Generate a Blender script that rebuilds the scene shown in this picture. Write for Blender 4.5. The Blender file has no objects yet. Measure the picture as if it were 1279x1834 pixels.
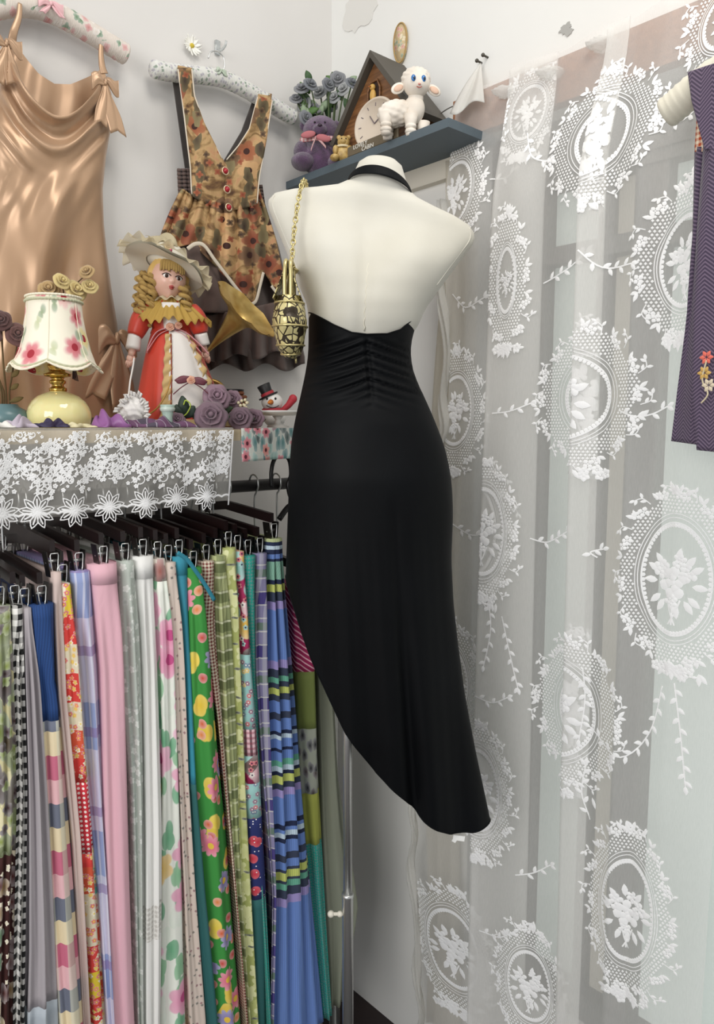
import bpy, math, random
from mathutils import Matrix, Vector
sin, cos, pi = math.sin, math.cos, math.pi
scene = bpy.context.scene
COL = scene.collection
random.seed(7)
# ------------------------------------------------------------------ camera
FPX, CX, CY = 1350.0, 639.5, 917.0
PITCH = math.radians(6.6)
EYE = Vector((0, 0, 1.5))
cam_d = bpy.data.cameras.new('camera')
cam_d.sensor_fit = 'HORIZONTAL'
cam_d.sensor_width = 36.0
cam_d.lens = FPX / 1279.0 * 36.0
cam_d.clip_start = 0.02
cam = bpy.data.objects.new('camera', cam_d)
COL.objects.link(cam)
cam.location = EYE
cam.rotation_euler = (pi / 2 - PITCH, 0, 0)
scene.camera = cam
# ------------------------------------------------------------------ light
w = bpy.data.worlds.new('world'); scene.world = w
w.use_nodes = True
bg = w.node_tree.nodes['Background']
bg.inputs[0].default_value = (0.93, 0.96, 1.0, 1)
bg.inputs[1].default_value = 0.55
def area(name, loc, target, size, power, color):
    l = bpy.data.lights.new(name, 'AREA'); l.shape = 'RECTANGLE'
    l.size, l.size_y = size; l.energy = power; l.color = color
    o = bpy.data.objects.new(name, l); COL.objects.link(o)
    o.location = loc
    o.rotation_euler = (Vector(target) - Vector(loc)).to_track_quat('-Z', 'Y').to_euler()
    return o
# area key for daylight from behind left, plus overhead fill; both added, unseen sources
area('daylight_key', (-1.3, -1.6, 2.0), (0.1, 1.6, 1.3), (1.6, 1.6), 52, (1.0, 0.98, 0.95))
area('overhead_fill', (0.3, 0.5, 3.0), (0.1, 1.2, 0.8), (0.7, 0.7), 12, (1.0, 0.95, 0.87))
vs = scene.view_settings
vs.view_transform = 'Standard'; vs.look = 'None'; vs.gamma = 1.0; vs.use_curve_mapping = False
vs.exposure = 0.0
# ------------------------------------------------------------------ geometry of the place
TH = math.radians(42)
CORNER = Vector((-0.06, 1.91, 0))
aR = Vector((sin(TH), -cos(TH), 0)); nR = Vector((-cos(TH), -sin(TH), 0))
aL = Vector((cos(TH), sin(TH), 0)); nL = Vector((sin(TH), -cos(TH), 0))
RL, RR = TH, TH - pi / 2
FW = Vector((0, cos(PITCH), -sin(PITCH))); UP = Vector((0, sin(PITCH), cos(PITCH)))
def ray(px, py):
    return FW + Vector(((px - CX) / FPX, 0, 0)) + UP * ((CY - py) / FPX)
def hit(px, py, o, n, d):
    r = ray(px, py)
    t = (d - (EYE - o).dot(n)) / r.dot(n)
    return EYE + r * t
def PL(px, py, d): return hit(px, py, CORNER, nL, d)        # plane d in front of the left wall
def PR(px, py, d): return hit(px, py, CORNER, nR, d)        # plane d in front of the right wall
def PY(px, py, y): return hit(px, py, Vector((0, 0, 0)), Vector((0, 1, 0)), y)
def LW(a, d, z): return CORNER + aL * a + nL * d + Vector((0, 0, z))
def RW(a, d, z): return CORNER + aR * a + nR * d + Vector((0, 0, z))
def LA(p): return (p - CORNER).dot(aL)
def RA(p): return (p - CORNER).dot(aR)
def mpp(p): return (p - EYE).dot(FW) / FPX                    # metres per photo pixel at p
def interp(pts, x):
    if x <= pts[0][0]: return pts[0][1]
    for (x0, y0), (x1, y1) in zip(pts, pts[1:]):
        if x <= x1: return y0 + (y1 - y0) * (x - x0) / (x1 - x0)
    return pts[-1][1]
def sstep(a, b, x):
    t = max(0, min(1, (x - a) / (b - a))); return t * t * (3 - 2 * t)
def catmull(pts, n=8):
    pts = [Vector(p) for p in pts]; out = []
    for i in range(len(pts) - 1):
        p0 = pts[max(i - 1, 0)]; p1 = pts[i]; p2 = pts[i + 1]; p3 = pts[min(i + 2, len(pts) - 1)]
        for k in range(n):
            t = k / n
            out.append(0.5 * ((2 * p1) + (p2 - p0) * t + (2 * p0 - 5 * p1 + 4 * p2 - p3) * t * t + (3 * p1 - p0 - 3 * p2 + p3) * t ** 3))
    out.append(pts[-1]); return out
# ------------------------------------------------------------------ materials
def lin(c):
    if isinstance(c, str):
        c = c.lstrip('#'); c = tuple(int(c[i:i + 2], 16) for i in (0, 2, 4))
    f = lambda v: (v / 255 / 12.92) if v / 255 <= 0.04045 else ((v / 255 + 0.055) / 1.055) ** 2.4
    return (f(c[0]), f(c[1]), f(c[2]), 1.0)
class Mt:
    """small wrapper for building node materials"""
    def __init__(s, name, rough=0.7, metal=0.0, color=None, **kw):
        s.m = bpy.data.materials.new(name); s.m.use_nodes = True
        s.nt = s.m.node_tree
        s.b = s.nt.nodes['Principled BSDF']; s.out = s.nt.nodes['Material Output']
        s.b.inputs['Roughness'].default_value = rough
        s.b.inputs['Metallic'].default_value = metal
        if color is not None: s.b.inputs['Base Color'].default_value = lin(color)
        for k, v in kw.items():
            s.b.inputs[k.replace('_', ' ')].default_value = v
    def put(s, sock, v):
        if isinstance(v, bpy.types.NodeSocket): s.nt.links.new(v, sock)
        elif isinstance(v, str): sock.default_value = lin(v)
        else: sock.default_value = v
    def N(s, t, props=None, ins=None):
        n = s.nt.nodes.new(t)
        for k, v in (props or {}).items(): setattr(n, k, v)
        for k, v in (ins or {}).items(): s.put(n.inputs[k], v)
        return n
    def math(s, op, a, b=0.0, c=None):
        ins = {0: a, 1: b}
        if c is not None: ins[2] = c
        return s.N('ShaderNodeMath', {'operation': op}, ins).outputs[0]
    def mix(s, f, a, b, mode='MIX'):
        n = s.N('ShaderNodeMix', {'data_type': 'RGBA', 'blend_type': mode}, {0: f, 6: a, 7: b})
        return n.outputs[2]
    def ramp(s, f, stops, mode='LINEAR'):
        n = s.N('ShaderNodeValToRGB', None, {0: f}); r = n.color_ramp; r.interpolation = mode
        while len(r.elements) > 1: r.elements.remove(r.elements[-1])
        r.elements[0].position = stops[0][0]; r.elements[0].color = lin(stops[0][1])
        for p, c in stops[1:]:
            e = r.elements.new(p); e.color = lin(c)
        return n.outputs[0]
    def uv(s): return s.N('ShaderNodeTexCoord').outputs['UV']
    def oc(s): return s.N('ShaderNodeTexCoord').outputs['Object']
    def vs(s, v, sc=(1, 1, 1), off=(0, 0, 0), rot=0):
        return s.N('ShaderNodeMapping', None, {'Vector': v, 'Scale': sc, 'Location': off, 'Rotation': (0, 0, rot)}).outputs[0]
    def sep(s, v):
        o = s.N('ShaderNodeSeparateXYZ', None, {0: v}).outputs; return o[0], o[1], o[2]
    def noise(s, v, sc, det=3, dist=0.0):
        return s.N('ShaderNodeTexNoise', None, {'Vector': v, 'Scale': sc, 'Detail': det, 'Distortion': dist}).outputs[0]
    def voro(s, v, sc, dim='2D', rnd=1.0):
        o = s.N('ShaderNodeTexVoronoi', {'voronoi_dimensions': dim}, {'Vector': v, 'Scale': sc, 'Randomness': rnd}).outputs
        return o['Distance'], o['Color'], o['Position']
    def flowers(s, v, base, sc, R, stops, petals=5, center=None, density=1.0, dim='2D', rnd=1.0, cut=0.35, soft=0.1, sq=(1, 1), ref=None):
        """scatter petalled motifs on a cloth; sc = motifs per metre, R = radius in cells"""
        d, c, p = s.voro(v, sc, dim, rnd)
        l = s.N('ShaderNodeVectorMath', {'operation': 'SUBTRACT'}, {0: v, 1: p}).outputs[0]
        x, y, z = s.sep(l); r1, r2, r3 = s.sep(c)
        x = s.math('MULTIPLY', x, sc * sq[0]); y = s.math('MULTIPLY', y, sc * sq[1])
        if dim == '3D': y = s.math('MULTIPLY', z, sc * sq[1])
        rad = s.math('SQRT', s.math('ADD', s.math('MULTIPLY', x, x), s.math('MULTIPLY', y, y)))
        ang = s.math('ADD', s.math('ARCTAN2', y, x), s.math('MULTIPLY', r3, 6.0))
        lobe = s.math('ABSOLUTE', s.math('COSINE', s.math('MULTIPLY', ang, petals / 2)))
        lim = s.math('MULTIPLY', s.math('ADD', s.math('MULTIPLY', lobe, cut), 1 - cut), R)
        m = s.math('DIVIDE', s.math('SUBTRACT', lim, rad), soft * R)
        m = s.N('ShaderNodeClamp', None, {0: m}).outputs[0]
        if density < 1: m = s.math('MULTIPLY', m, s.math('LESS_THAN', r1, density))
        col = s.ramp(r2, stops, 'CONSTANT')
        shade = s.math('MULTIPLY', s.math('DIVIDE', rad, R), 0.35)
        col = s.mix(shade, col, '#ffffff' if ref is None else ref)
        if center:
            cm = s.math('LESS_THAN', rad, R * 0.27); col = s.mix(cm, col, center)
        return s.mix(m, base, col)
    def col(s, sock):
        s.put(s.b.inputs['Base Color'], sock); return s
    def bump(s, h, strength=0.3, dist=0.002):
        n = s.N('ShaderNodeBump', None, {'Height': h, 'Strength': strength, 'Distance': dist})
        s.nt.links.new(n.outputs[0], s.b.inputs['Normal']); return s
_mats = {}
def plain(name, color, rough=0.6, metal=0.0, **kw):
    if name not in _mats: _mats[name] = Mt(name, rough, metal, color, **kw).m
    return _mats[name]
def cloth(name, color, rough=0.85, weave=900, sheen=0.2, var=0.12):
    """plain woven cloth with a little mottling and thread relief"""
    if name in _mats: return _mats[name]
    t = Mt(name, rough, color=color, Sheen_Weight=sheen)
    o = t.oc()
    n = t.noise(o, 18, 4)
    t.col(t.mix(t.math('MULTIPLY', n, var * 2), color, '#808080' if var > 0.3 else '#b0a8a0'))
    t.bump(t.noise(o, weave, 2), 0.25, 0.0008)
    _mats[name] = t.m; return t.m
# ------------------------------------------------------------------ mesh building
class MB:
    def __init__(s, xf=None):
        s.v = []; s.f = []; s.uv = {}; s.xf = xf; s.mi = None
    def p(s, q, uv=None):
        q = Vector(q)
        if s.xf is not None: q = s.xf @ q
        s.v.append(q)
        if uv is not None: s.uv[len(s.v) - 1] = uv
        return len(s.v) - 1
    def grid(s, fn, nu, nv, wu=False, wv=False, uvf=None, flip=False):
        """fn(i/nu, j/nv) -> point"""
        cu = nu if wu else nu + 1; cv = nv if wv else nv + 1
        b = len(s.v)
        for j in range(cv):
            for i in range(cu):
                s.p(fn(i / nu, j / nv), uvf(i / nu, j / nv) if uvf else None)
        for j in range(nv):
            for i in range(nu):
                a0 = b + j * cu + i; a1 = b + j * cu + (i + 1) % cu
                j2 = (j + 1) % cv
                c0 = b + j2 * cu + i; c1 = b + j2 * cu + (i + 1) % cu
                s.f.append((a0, c0, c1, a1) if flip else (a0, a1, c1, c0))
        return s
    def box(s, c, size, rot=None, bev=0.0):
        c = Vector(c); hx, hy, hz = size[0] / 2, size[1] / 2, size[2] / 2
        R = rot.to_matrix() if rot is not None and hasattr(rot, 'to_matrix') else (rot or Matrix.Identity(3))
        b = len(s.v)
        if bev <= 0:
            for x, y, z in ((-1,-1,-1),(1,-1,-1),(1,1,-1),(-1,1,-1),(-1,-1,1),(1,-1,1),(1,1,1),(-1,1,1)):
                s.p(c + R @ Vector((x * hx, y * hy, z * hz)))
            for f in ((0,3,2,1),(4,5,6,7),(0,1,5,4),(1,2,6,5),(2,3,7,6),(3,0,4,7)): s.f.append(tuple(b + i for i in f))
        else:
            bev = min(bev, hx * .9, hy * .9, hz * .9)
            rows = []
            for z, ins in ((-hz, bev), (-hz + bev, 0), (hz - bev, 0), (hz, bev)):
                row = []
                X, Y = hx - ins, hy - ins; q = bev * 0.5
                for x, y in ((-X + q, -Y), (X - q, -Y), (X, -Y + q), (X, Y - q), (X - q, Y), (-X + q, Y), (-X, Y - q), (-X, -Y + q)):
                    row.append(s.p(c + R @ Vector((x, y, z))))
                rows.append(row)
            s.f.append(tuple(reversed(rows[0]))); s.f.append(tuple(rows[-1]))
            for r0, r1 in zip(rows, rows[1:]):
                for i in range(8):
                    k = (i + 1) % 8; s.f.append((r0[i], r0[k], r1[k], r1[i]))
        return s
    def tube(s, path, rad, n=8, closed=False, caps=True, flat=1.0, up=None):
        path = [Vector(p) for p in path]; m = len(path)
        rf = rad if callable(rad) else (lambda t: rad)
        rings = []; prev = None
        for i, p in enumerate(path):
            if closed: t = path[(i + 1) % m] - path[i - 1]
            else: t = path[min(i + 1, m - 1)] - path[max(i - 1, 0)]
            if t.length < 1e-9: t = Vector((0, 0, 1))
            t.normalize()
            if prev is None:
                u = up or (Vector((0, 0, 1)) if abs(t.z) < 0.9 else Vector((0, 1, 0)))
                x = t.cross(Vector(u)).normalized()
            else:
                x = prev - t * prev.dot(t)
                x = x.normalized() if x.length > 1e-6 else t.orthogonal().normalized()
            prev = x; y = t.cross(x)
            r = rf(i / max(m - 1, 1))
            rings.append([s.p(p + x * (r * cos(2 * pi * k / n)) + y * (r * flat * sin(2 * pi * k / n)), (k / n, i / max(m - 1, 1))) for k in range(n)])
        pairs = list(zip(rings, rings[1:])) + ([(rings[-1], rings[0])] if closed else [])
        for r0, r1 in pairs:
            for k in range(n):
                k2 = (k + 1) % n; s.f.append((r0[k], r0[k2], r1[k2], r1[k]))
        if caps and not closed:
            s.f.append(tuple(reversed(rings[0]))); s.f.append(tuple(rings[-1]))
        return s
    def lathe(s, prof, n=32, c=(0, 0, 0), R=None, wob=None, caps=True):
        """prof: (radius, z)"""
        c = Vector(c); R = R or Matrix.Identity(3); rings = []
        for j, (r, z) in enumerate(prof):
            ring = []
            for k in range(n):
                a = 2 * pi * k / n
                rr, zz = (r, z) if wob is None else wob(r, z, a, j / (len(prof) - 1))
                ring.append(s.p(c + R @ Vector((rr * cos(a), rr * sin(a), zz)), (k / n, j / (len(prof) - 1))))
            rings.append(ring)
        for r0, r1 in zip(rings, rings[1:]):
            for k in range(n):
                k2 = (k + 1) % n; s.f.append((r0[k], r0[k2], r1[k2], r1[k]))
        if caps:
            if prof[0][0] > 1e-6: s.f.append(tuple(reversed(rings[0])))
            if prof[-1][0] > 1e-6: s.f.append(tuple(rings[-1]))
        return s
    def ball(s, c, r, nu=16, nv=10, R=None, fn=None):
        """ellipsoid; fn(dir)->scale"""
        c = Vector(c); R = R or Matrix.Identity(3)
        if not hasattr(r, '__len__'): r = (r, r, r)
        b = len(s.v)
        def pt(th, ph):
            d = Vector((sin(th) * cos(ph), sin(th) * sin(ph), cos(th)))
            k = fn(d) if fn else 1.0
            return c + R @ Vector((d.x * r[0] * k, d.y * r[1] * k, d.z * r[2] * k))
        t = s.p(pt(0, 0)); rows = []
        for j in range(1, nv):
            rows.append([s.p(pt(pi * j / nv, 2 * pi * i / nu)) for i in range(nu)])
        e = s.p(pt(pi, 0))
        for i in range(nu):
            k = (i + 1) % nu
            s.f.append((t, rows[0][i], rows[0][k])); s.f.append((e, rows[-1][k], rows[-1][i]))
            for r0, r1 in zip(rows, rows[1:]): s.f.append((r0[i], r1[i], r1[k], r0[k]))
        return s
    def prism(s, pts, ext):
        """closed polygon pts (3D), extruded by vector ext"""
        ext = Vector(ext); a = [s.p(q) for q in pts]; b = [s.p(Vector(q) + ext) for q in pts]
        s.f.append(tuple(reversed(a))); s.f.append(tuple(b))
        for i in range(len(a)):
            k = (i + 1) % len(a); s.f.append((a[i], a[k], b[k], b[i]))
        return s
    def sheet(s, fn, nu, nv, th, uvf=None):
        """a cloth-like sheet with real thickness th; fn -> point, offset along numeric normal"""
        e = 1e-3
        def nrm(u, v):
            a = Vector(fn(min(u + e, 1), v)) - Vector(fn(max(u - e, 0), v)); b = Vector(fn(u, min(v + e, 1))) - Vector(fn(u, max(v - e, 0)))
            n = a.cross(b); return n.normalized() if n.length > 1e-12 else Vector((0, -1, 0))
        b0 = len(s.v); s.grid(fn, nu, nv, uvf=uvf)
        b1 = len(s.v); s.grid(lambda u, v: Vector(fn(u, v)) + nrm(u, v) * -th, nu, nv, uvf=uvf, flip=True)
        c = nu + 1
        edge = [i for i in range(nu + 1)] + [j * c + nu for j in range(1, nv + 1)] + [nv * c + i for i in range(nu - 1, -1, -1)] + [j * c for j in range(nv - 1, 0, -1)]
        for i in range(len(edge)):
            k = (i + 1) % len(edge)
            s.f.append((b0 + edge[i], b1 + edge[i], b1 + edge[k], b0 + edge[k]))
        return s
    def fan(s, ring, center):
        c = s.p(center); r = [s.p(q) for q in ring]
        for i in range(len(r)): s.f.append((c, r[i], r[(i + 1) % len(r)]))
        return s
_root = {}
def mesh(name, mb, mat, smooth=True, inv=None):
    me = bpy.data.meshes.new(name)
    vs_ = [tuple(inv @ v) if inv is not None else tuple(v) for v in mb.v]
    me.from_pydata(vs_, [], mb.f)
    if mb.uv:
        ul = me.uv_layers.new(name='UVMap')
        li = [0] * len(me.loops); me.loops.foreach_get('vertex_index', li)
        flat = []
        for i in li:
            q = mb.uv.get(i, (0, 0)); flat += [q[0], q[1]]
        ul.data.foreach_set('uv', flat)
    for m in (mat if isinstance(mat, (list, tuple)) else [mat]): me.materials.append(m)
    if smooth: me.polygons.foreach_set('use_smooth', [True] * len(me.polygons))
    me.update()
    return me
def thing(name, label, cat, loc, rz=0.0, group=None):
    o = bpy.data.objects.new(name, None); COL.objects.link(o)
    o.empty_display_size = 0.02
    o.location = loc; o.rotation_euler = (0, 0, rz)
    o['label'] = label; o['category'] = cat
    if group: o['group'] = group
    _root[o.name] = Matrix.Translation(Vector(loc)) @ Matrix.Rotation(rz, 4, 'Z')
    return o
def part(name, mb, mat, parent, world=False, smooth=True, label=None, kind=None, sharp=None):
    """mesh child; world=True when mb holds world coordinates"""
    inv = _root[parent.name].inverted() if world else None
    me = mesh(name, mb, mat, smooth, inv)
    if sharp: me.set_sharp_from_angle(angle=math.radians(sharp))
    o = bpy.data.objects.new(name, me); COL.objects.link(o); o.parent = parent
    _root[o.name] = _root[parent.name]
    if label: o['label'] = label
    if kind: o['kind'] = kind
    return o
def struct(name, mb, mat, smooth=False, parent=None):
    me = mesh(name, mb, mat, smooth); o = bpy.data.objects.new(name, me); COL.objects.link(o)
    _root[o.name] = Matrix.Identity(4)
    if parent is not None: o.parent = parent
    else: o['kind'] = 'structure'
    return o
def single(name, mb, mat, label, cat, loc, rz=0.0, group=None, smooth=True, sharp=None):
    """a thing that is one mesh (world coordinates)"""
    M = Matrix.Translation(Vector(loc)) @ Matrix.Rotation(rz, 4, 'Z')
    me = mesh(name, mb, mat, smooth, M.inverted())
    if sharp: me.set_sharp_from_angle(angle=math.radians(sharp))
    o = bpy.data.objects.new(name, me); COL.objects.link(o)
    o.location = loc; o.rotation_euler = (0, 0, rz)
    o['label'] = label; o['category'] = cat
    if group: o['group'] = group
    _root[o.name] = M
    return o
class Fr:
    """standing spot: base point, heading, and metres per photo pixel there"""
    def __init__(s, p, rz=None):
        s.p = p; s.k = mpp(p)
        s.rz = rz if rz is not None else -math.atan2(p.x - EYE.x, p.y - EYE.y)
    def mb(s): return MB(Matrix.Scale(s.k, 4))
# ================================================================== the room
def wall_mat(name, color, stain):
    t = Mt(name, 0.9); o = t.oc()
    n = t.noise(o, 1.6, 5); n2 = t.noise(o, 9, 4)
    c = t.ramp(n, [(0.3, color), (0.75, stain)])
    c = t.mix(t.math('MULTIPLY', n2, 0.18), c, stain)
    t.col(c).bump(t.noise(o, 60, 5), 0.12, 0.002)
    return t.m
M_wallL = wall_mat('painted_plaster_left', '#dedcd9', '#d2cfcb')
M_wallR = wall_mat('painted_plaster_right', '#e9e9e6', '#dddcd8')
HW = 2.95
ROOM = 3.4
def lbox(mb, a0, a1, d0, d1, z0, z1):
    mb.prism([LW(a0, d0, z0), LW(a1, d0, z0), LW(a1, d1, z0), LW(a0, d1, z0)], (0, 0, z1 - z0)); return mb
def rbox(mb, a0, a1, d0, d1, z0, z1):
    mb.prism([RW(a0, d0, z0), RW(a1, d0, z0), RW(a1, d1, z0), RW(a0, d1, z0)], (0, 0, z1 - z0)); return mb
struct('wall_left', lbox(MB(), -ROOM, 0.12, -0.12, 0, 0, HW), M_wallL)
# window opening in the right wall
WA0, WA1, WZ0, WZ1 = 0.455, 1.55, 0.30, 2.066
mb = MB()
rbox(mb, 0, WA0, -0.14, 0, 0, HW); rbox(mb, WA1, ROOM, -0.14, 0, 0, HW)
rbox(mb, WA0, WA1, -0.14, 0, 0, WZ0); rbox(mb, WA0, WA1, -0.14, 0, WZ1, HW)
struct('wall_right', mb, M_wallR)
t = Mt('dark_floor', 0.55); o = t.oc()
t.col(t.ramp(t.noise(o, 6, 5), [(0.3, '#1c1213'), (0.7, '#2b1d1c')])).bump(t.noise(o, 80, 3), 0.1)
q = MB(); q.prism([LW(-ROOM, 0, -0.05), LW(0, 0, -0.05), RW(ROOM, 0, -0.05), RW(ROOM, ROOM, -0.05)], (0, 0, 0.05))
struct('floor', q, t.m)
# old brown timber header above the window
t = Mt('brown_timber', 0.55); o = t.oc()
g = t.noise(t.vs(o, (2, 40, 40), rot=0), 3, 6, 0.6)
t.col(t.ramp(g, [(0.3, '#7c5138'), (0.55, '#96674a'), (0.75, '#a97a5a')])).bump(g, 0.2)
M_timber = t.m
mb = MB(); rbox(mb, 0.405, 1.62, 0.0, 0.025, 2.066, 2.142)
struct('trim_1', mb, M_timber)
# window: grey painted frame, mullions, transom, frosted panes lit by daylight
M_frame = plain('grey_window_paint', '#767370', 0.6)
t = Mt('frosted_pane', 0.35, color='#dfe8e3'); t.b.inputs['Emission Color'].default_value = lin('#dcebe4')
t.b.inputs['Emission Strength'].default_value = 0.16
t.bump(t.noise(t.oc(), 120, 3), 0.3)
M_pane = t.m
win = struct('window_1', rbox(rbox(rbox(rbox(MB(), WA0, WA0 + 0.055, -0.12, -0.04, WZ0, WZ1), WA1 - 0.05, WA1, -0.12, -0.04, WZ0, WZ1),
      WA0, WA1, -0.12, -0.04, WZ0, WZ0 + 0.05), WA0, WA1, -0.12, -0.04, WZ1 - 0.10, WZ1), M_frame)
def wpart(name, mb, m):
    return struct(name, mb, m, parent=win)
wx = lambda px: RA(PR(px, 900, -.085))
TZ0, TZ1 = PR(1070, 467, -.08).z, PR(1070, 436, -.08).z       # transom
HZ = PR(1100, 322, -.08).z                                     # underside of the window head
mulls = [(958, 984), (1072, 1090), (1132, 1188)]
for x0, x1 in mulls:
    wpart('mullion', rbox(MB(), wx(x0), wx(x1), -0.11, -0.05, WZ0 + 0.05, HZ), M_frame)
wpart('window_head', rbox(MB(), WA0 + .05, WA1 - .05, -0.115, -0.045, HZ, WZ1 - .10), M_frame)
wpart('transom', rbox(MB(), WA0 + .05, WA1 - .05, -0.115, -0.045, TZ0, TZ1), M_frame)
M_panel = plain('dark_grey_blind_panel', '#403e3d', 0.8)
t = Mt('beige_lit_pane', 0.4, color='#d6cfc2'); t.b.inputs['Emission Color'].default_value = lin('#d9d0c0'); t.b.inputs['Emission Strength'].default_value = .10
M_beige = t.m
for (a0, a1), m in zip([(WA0 + .05, wx(958)), (wx(984), wx(1072)), (wx(1090), wx(1132)), (wx(1188), WA1 - .05)], (M_panel, M_pane, M_beige, M_pane)):
    for z0, z1 in ((WZ0 + .05, TZ0), (TZ1, HZ)):
        wpart('pane', rbox(MB(), a0 - .004, a1 + .004, -0.09, -0.082, z0 - .004, z1 + .004), m)
# peeled plaster patches
def blob(mb, c, ax, n, rx, rz, seed, th=0.0015, irr=0.25):
    rnd = random.Random(seed); k = 26; ph = [rnd.uniform(0, 6.3) for _ in range(4)]
    ring = []
    for i in range(k):
        a = 2 * pi * i / k
        r = 1 + irr * (0.5 * sin(2 * a + ph[0]) + 0.35 * sin(3 * a + ph[1]) + 0.3 * sin(7 * a + ph[2]) + .2 * sin(11 * a + ph[3]))
        ring.append(c + ax * (rx * r * cos(a)) + Vector((0, 0, rz * r * sin(a))))
    mb.prism(ring, n * th); return mb
M_patch = plain('bare_plaster_patch', '#d9d7d2', 0.95)
p = PR(645, 15, 0.0)
b = MB(); blob(b, p, aR, nR, 0.050, 0.052, 3)
o = struct('trim_2', b, M_patch)
p = PR(1015, 53, 0.0)
b = MB(); blob(b, p, aR, nR, 0.014, 0.009, 5, irr=.5)
o = struct('trim_3', b, plain('bare_grey_chip', '#a9a8a4', 0.95))
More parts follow.
